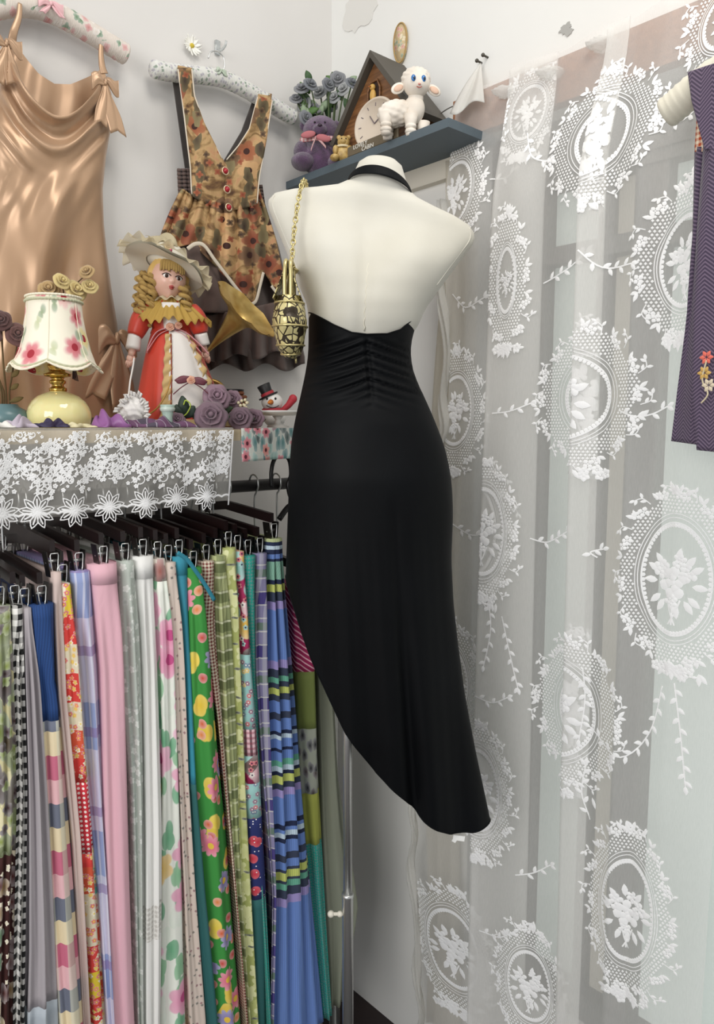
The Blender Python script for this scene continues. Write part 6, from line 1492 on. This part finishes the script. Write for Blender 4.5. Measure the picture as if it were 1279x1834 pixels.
# ---- purple plush bear
p1 = Fr(RW(RA(PR(568, 312, .118)), .118, ST)); p1.k *= .88; pb_ = thing('plush_bear', 'purple plush teddy bear with a gingham ribbon at the shelf end', 'teddy bear', p1.p, p1.rz)
t = Mt('purple_plush', .95, Sheen_Weight=.6); o = t.oc(); t.col(t.ramp(t.noise(o, 60, 4), [(.3, '#432a48'), (.7, '#6b4770')])).bump(t.noise(o, 700, 3), .9, .004); m_plush = t.m
b = p1.mb(); fz = lambda d: 1 + .012 * sin(31 * d.x + 17 * d.z) * sin(23 * d.y + 29 * d.z)
b.ball((4, 0, 34), (38, 30, 36), 40, 28, fn=fz); b.ball((8, -4, 82), (36, 30, 29), 40, 28, fn=fz)
for x, y, z, r in ((-28, -14, 20, (24, 26, 17)), (40, -14, 18, (20, 24, 15)), (-30, -8, 40, (17, 18, 22)), (42, -10, 36, (13, 14, 20))): b.ball((x, y, z), r, 28, 18, fn=fz)
b.ball((6, -30, 76), (15, 10, 11), 24, 16)
for x in (-24, 40): b.ball((x, 6, 96), (11, 7, 11), 24, 16)
part('body', b, m_plush, pb_)
for x in (-4, 16):
    b = p1.mb(); b.ball((x, -32, 89), 2.2, 10, 8); part('eye', b, plain('bead_black', '#120e12', .1), pb_)
b = p1.mb(); b.ball((6, -40, 81), (4.5, 2.5, 3), 12, 8); part('nose', b, plain('nose_plum', '#2c1a2c', .5), pb_)
m_gr = plaid('red_gingham_ribbon', '#e6dcd8', [('x', .0045, .5, 0, '#a83a48', .6), ('y', .0045, .5, 0, '#a83a48', .6)])
def rib(pts, wd, nm):
    P = catmull(pts, 6); b = p1.mb(); n = len(P) - 1
    b.sheet(lambda i, j: P[round(j * n)] + Vector((0, -.6 * sin(pi * i), wd * (i - .5))), 4, n, .8, uvf=lambda i, j: (i * .012, j * .06)); part(nm, b, m_gr, pb_)
rib([(-34, -16, 60), (-10, -32, 58), (8, -36, 58), (30, -30, 60), (44, -14, 62)], 9, 'neck_ribbon')
for s_ in (-1, 1):
    b = p1.mb(); b.ball((-2 + s_ * 15, -39, 60 + 3 * s_ * -1), (15, 4, 7), 20, 12, Matrix.Rotation(s_ * .2, 3, 'Y')); part('ribbon_loop', b, m_gr, pb_)
rib([(-2, -38, 58), (-8, -40, 44), (-12, -38, 34)], 6, 'ribbon_tail'); rib([(0, -38, 58), (10, -40, 48), (18, -38, 40)], 6, 'ribbon_tail')
# ---- little golden bear figurine
p1 = Fr(RW(RA(PR(614, 292, .126)), .126, ST)); p1.k *= .95; gb = thing('bear_figurine', 'tiny golden bear figurine between the plush bear and clock', 'figurine', p1.p, p1.rz)
m_gbf = Mt('honey_resin', .45); m_gbf.col(m_gbf.ramp(m_gbf.noise(m_gbf.oc(), 90, 3), [(.3, '#8f6f34'), (.7, '#d0b374')])); m_gbf = m_gbf.m
b = p1.mb(); b.ball((0, 0, 15), (17, 13, 15), 24, 16); b.ball((2, -2, 36), (12, 11, 11), 24, 16); b.ball((1, -12, 34), (5, 4, 4), 14, 10)
for s_ in (-1, 1):
    b.ball((2 + s_ * 9, 0, 45), (4.5, 3, 4.5), 14, 10); b.ball((s_ * 15, -9, 6), (9, 10, 6.5), 16, 10); b.ball((s_ * 13, -7, 20), (6, 8, 9), 16, 10)
part('body', b, m_gbf, gb)
b = p1.mb(); b.tube([(11 * cos(q * .4), 10 * sin(q * .4) - 2, 27) for q in range(16)], 2.2, 8, closed=True); part('collar', b, plain('collar_cream', '#e0d3b0', .6), gb)
for s_ in (-1, 1):
    b = p1.mb(); b.ball((2 + s_ * 4, -12.5, 39), 1.2, 8, 6); part('eye', b, M_black, gb)
# ---- grey rose bouquet in the corner behind the bear
p1 = Fr(RW(RA(PR(590, 300, .05)), .05, ST)); bq = thing('rose_bouquet', 'bouquet of grey artificial roses with green leaves in the corner', 'flowers', p1.p, p1.rz)
mg = [cloth('grey_petal', '#7d8086', .8), cloth('slate_petal', '#6a7078', .8), cloth('silver_petal', '#9a9ea0', .8)]
MI = (Matrix.Translation(p1.p) @ Matrix.Rotation(p1.rz, 4, 'Z')).inverted()
def bl(px, py, d):
    w_ = PL(px, py, d) if px < 592 else PR(px, py, d); return (MI @ w_) / p1.k
rs_ = [(540, 160, 15), (556, 152, 15), (545, 188, 16), (605, 142, 16), (588, 152, 14), (574, 166, 16), (562, 196, 16), (630, 150, 14), (616, 160, 15), (592, 188, 15), (548, 212, 15), (600, 175, 14), (530, 178, 13)]
for q, (x, y, R_) in enumerate(rs_):
    c0 = bl(x, y, .06 + .02 * sin(q * 2))
    rose_parts(bq, p1, c0, R_ * .95, mg[q % 3], 120 + q, (.6 * sin(q * 2.1), -1, .4 + .3 * cos(q)), (5, 4, 3))
    b = p1.mb(); b.tube(catmull([c0, c0 * .55 + Vector((0, 0, 8)), (0, 0, 2)], 4), 1.3, 6); part('stem', b, plain('stem_green', '#4f5f3c', .8), bq)
rnd = random.Random(12)
for q in range(26):
    c0 = bl(rnd.uniform(545, 628), rnd.uniform(150, 225), .05); a = rnd.uniform(-1.3, 1.3)
    leaf_part(bq, p1, c0, c0 + Vector((24 * sin(a), -8, 20 * cos(a))), 12, plain(('leaf_green_a', 'leaf_green_b', 'leaf_sage')[q % 3], ('#4f7038', '#3c5a34', '#8fa284')[q % 3], .6))
# ---- wall bits: oval straw tag, screws, cable
p = PR(719, 78, .004); b = MB(); ring = [p + aR * (.0195 * cos(q) * (1 + .10 * sin(q))) + UPV * (.040 * sin(q)) for q in [2 * pi * i / 36 for i in range(36)]]; b.prism(ring, nR * .004)
ov = thing('oval_tag', 'straw coloured oval tag stuck on the wall above the clock', 'wall ornament', p, RR)
t = Mt('straw_weave', .9); o = t.oc(); t.col(t.flowers(o, '#c9b38a', 90, .5, [(0, '#8f9a78'), (.4, '#c98f7a'), (.7, '#d9c8a2')], 4, None, .8, dim='3D')).bump(t.noise(o, 300, 3), .5, .001)
part('panel', b, t.m, ov, world=True)
b = MB(); b.tube([q + nR * .004 for q in ring], .0017, 8, closed=True); part('bound_edge', b, plain('tan_cord', '#a98c58', .8), ov, world=True)
for q, (x, y, lab) in enumerate(((863, 113, 'dark screw pinning the net corner'), (874, 103, 'bare screw hook in the wall right of the pinned net'))):
    c0 = PR(x, y, 0); b = MB(); b.tube([c0, c0 + nR * .014], .002, 8); b.ball(c0 + nR * .015, (.0038, .0038, .0038), 12, 8); single('wall_screw', b, plain('dark_screw', '#5a564f', .4, .8), lab, 'screw', c0, RR)
b = MB(); b.tube(catmull([PR(752, 222, .03), PR(775, 212, .018), PR(800, 196, .035), PR(812, 190, .05)], 6), .0012, 6)
single('hanging_wire', b, plain('grey_wire', '#7d7a76', .5), 'thin grey wire running from the clock to the curtain', 'wire', PR(775, 212, .018), RR)
# ================================================================== gold handbag on the mannequin's shoulder
def GP(x, y, dy): return MP(x, y, dy)
hbag = thing('evening_bag', 'gold snakeskin evening bag on a chain over the mannequin shoulder', 'handbag', GP(527, 648, 70), 0)
t = Mt('gold_snakeskin', .35, .3); o = t.oc(); d, c, p = t.voro(o, 95, '3D'); e = t.N('ShaderNodeTexVoronoi', {'feature': 'DISTANCE_TO_EDGE', 'voronoi_dimensions': '3D'}, {'Vector': o, 'Scale': 95.0}).outputs[0]
blk = t.math('GREATER_THAN', t.noise(o, 26, 3), .60)
c = t.mix(blk, '#d8cb92', '#33291a'); c = t.mix(t.math('LESS_THAN', e, .085), c, '#33281a'); t.col(c).bump(e, .4, .002); m_snake = t.m
m_gold2 = plain('polished_gold', '#d3c48c', .3, .7)
bw = [(548, 507, 546), (560, 504, 550), (585, 499, 555), (600, 501, 554), (615, 504, 552), (632, 508, 549), (642, 513, 545), (649, 522, 538)]
def bagp(i, j, sc=1.0):
    y = 546 + 103 * j; l, r = interp([(q[0], q[1]) for q in bw], y), interp([(q[0], q[2]) for q in bw], y)
    a = 2 * pi * i; cx_ = (l + r) / 2; hw = (r - l) / 2 * sc; hd = hw * 2.1
    puff = 1 + .045 * abs(sin(pi * (y - 546) / 34))
    return GP(cx_ + hw * puff * cos(a), y + 4 * sin(pi * i * 2) , 92 + hd * puff * sin(a) * (1 if True else 0))
b = MB(); b.grid(bagp, 40, 40, wu=True); n = len(b.v); b.f.append(tuple(range(n - 40, n))); b.f.append(tuple(reversed(range(40)))); part('pouch_body', b, m_snake, hbag, world=True)
for yq in (.12, .50, .80, .94):
    b = MB(); b.tube([bagp(i / 48, yq, 1.03) for i in range(48)], .0016, 8, closed=True); part('piping', b, m_gold2, hbag, world=True)
# gusset flaps up to the clasp frame
for s_ in (-1, 1):
    b = MB(); b.sheet(lambda i, j: GP(527 + s_ * (3 + (20 - 2 * i * 0) * (1 - j) ** 1.2 * (1 if True else 0)), 556 - 62 * j, 92 + 40 * (1 - 2 * i) * (1 - .35 * j)), 10, 14, .0014); part('side_panel', b, m_snake, hbag, world=True)
    b = MB(); b.tube(catmull([GP(527 + s_ * 5, 560, 128), GP(527 + s_ * 5, 520, 128), GP(527 + s_ * 4, 494, 122), GP(527 + s_ * 4, 490, 92), GP(527 + s_ * 4, 494, 62), GP(527 + s_ * 5, 555, 58)], 5), .0029, 8); part('clasp_frame', b, m_gold2, hbag, world=True)
b = MB(); b.sheet(lambda i, j: GP(514 + 26 * i + (0), 560 + 26 * j * sin(pi * (.15 + .7 * i)), 132 + 5 * sin(pi * i)), 10, 6, .0015); part('front_gusset', b, m_snake, hbag, world=True)
# chain
cp_ = catmull([GP(531, 494, 96), GP(533, 440, 80), GP(539, 380, 64), GP(545, 342, 46), GP(548, 332, 20), GP(547, 336, -30), GP(543, 380, -62), GP(540, 450, -60), GP(536, 488, 10), GP(531, 496, 80)], 30)
acc = 0; kk = 0; last = cp_[0]
for q0, q1 in zip(cp_, cp_[1:]):
    acc += (q1 - q0).length
    if acc > .0066:
        acc = 0; kk += 1; tdir = (q1 - q0).normalized(); sd_ = tdir.cross(Vector((0, 1, 0))); sd_ = sd_.normalized() if sd_.length > .1 else Vector((1, 0, 0)); nn = tdir.cross(sd_)
        a_ = kk * 1.25; u_ = sd_ * cos(a_) + nn * sin(a_)
        b = MB(); b.tube([q1 + tdir * (.0052 * cos(w_)) + u_ * (.0034 * sin(w_)) for w_ in [2 * pi * i / 10 for i in range(10)]], .0012, 6, closed=True); part('chain_link', b, m_gold2, hbag, world=True)
b = MB(); b.tube([GP(537, 646, 92), GP(538, 658, 92)], .0016, 6); part('zip_pull', b, m_gold2, hbag, world=True)
# ================================================================== purple herringbone pinafore at the right edge
t, uv = fab('purple_herringbone', .95, Sheen_Weight=.15); x, y, z = t.sep(uv)
zz = t.math('PINGPONG', x, .014); dgn = t.math('ADD', y, t.math('MULTIPLY', zz, 1.0)); ln = lines(t, dgn, .0052, .45)
c = t.mix(ln, '#43384c', '#6f6074'); t.col(c).bump(ln, .35, .001); m_herr = t.m
m_orange = gingham('orange_gingham', '#ead9c0', '#b5481f', .0075)
pv = thing('herringbone_dress', 'purple herringbone dress with embroidered flowers at the right edge', 'dress', PR(1270, 815, .2), RR)
def rsheet(name, L_, R_, y0, y1, d, m, dep, nu=30, nv=60, th=.002, root=pv):
    def f(i, j):
        yy = (y0(i) if callable(y0) else y0); yy += ((y1(i) if callable(y1) else y1) - yy) * j
        return PR(interp(L_, yy) + (interp(R_, yy) - interp(L_, yy)) * i, yy, d + dep(i, j))
    b = MB(); b.sheet(f, nu, nv, th, uvf=lambda i, j: ((f(i, j) - CORNER).dot(aR), f(i, j).z)); return part(name, b, m, root, world=True)
rsheet('side_front', [(260, 1247), (420, 1243), (560, 1231), (700, 1213), (800, 1202)], [(260, 1268), (420, 1256), (560, 1252), (700, 1252), (800, 1262)], lambda i: 262 + 4 * i, lambda i: 790 + 8 * i, .185, m_herr, lambda i, j: .012 * i + .004 * sin(6 * i + 4 * j))
rsheet('front_panel', [(262, 1262), (420, 1250), (560, 1242), (700, 1240), (830, 1250)], [(262, 1430), (830, 1500)], lambda i: 258, lambda i: 806 + 26 * i, .200, m_herr, lambda i, j: .010 * sin(5 * i + .6) + .006 * sin(15 * i + 3 * j))
rsheet('gingham_yoke', [(176, 1252), (262, 1246)], [(176, 1420), (262, 1420)], lambda i: 176, lambda i: 272, .190, m_orange, lambda i, j: .008 * sin(3 * i))
rsheet('shoulder_strap', [(120, 1232), (180, 1240), (265, 1262)], [(90, 1340), (265, 1320)], lambda i: 130 - 34 * i, lambda i: 268, .212, m_herr, lambda i, j: .006 * sin(3 * i + 2 * j))
for x, y, c_ in ((1266, 640, '#e0705f'), (1262, 668, '#c9a35a'), (1270, 690, '#d8c9b0')):
    L_ = PR(x, y, .222); b = MB()
    for q in range(6):
        a = 2 * pi * q / 6; D = aR * cos(a) + UPV * sin(a); S = aR * -sin(a) + UPV * cos(a)
        b.fan([L_ + D * (.001 + u_ * .008) + S * w_ * .0028 + nR * .001 for u_, w_ in ((0, 0), (.5, 1), (1, .3), (1, -.3), (.5, -1))], L_ + D * .005 + nR * .0028)
    part('embroidered_flower', b, plain('thread_' + c_[1:], c_, .8), pv, world=True)
b = MB(); b.tube(catmull([PR(1266, 645, .2225), PR(1258, 680, .2225), PR(1268, 705, .2225), PR(1256, 722, .2225)], 6), .0012, 6); part('embroidered_stem', b, plain('thread_ecru', '#cfc2a2', .8), pv, world=True)
rh = thing('padded_hanger', 'cream padded hanger end poking out of the purple dress', 'hanger', PR(1290, 140, .19), RR)
b = MB(); P_ = catmull([PR(1190, 206, .19), PR(1212, 188, .19), PR(1245, 160, .19), PR(1300, 122, .19), PR(1380, 90, .19)], 8)
b.tube(P_, lambda t_: .021 * min(1, math.sqrt(max(.02, 1 - (1 - min(t_ / .06, 1)) ** 2))) * (1 + .04 * sin(t_ * 70)), 20); part('padded_arm', b, cloth('cream_padding', '#ddd8c6', .9), rh, world=True)
b = MB(); b.tube(catmull([PR(1380, 90, .19), PR(1382, 60, .19), PR(1395, 35, .19), PR(1410, 50, .19)], 5), .0016, 8); part('hook', b, M_chrome, rh, world=True)
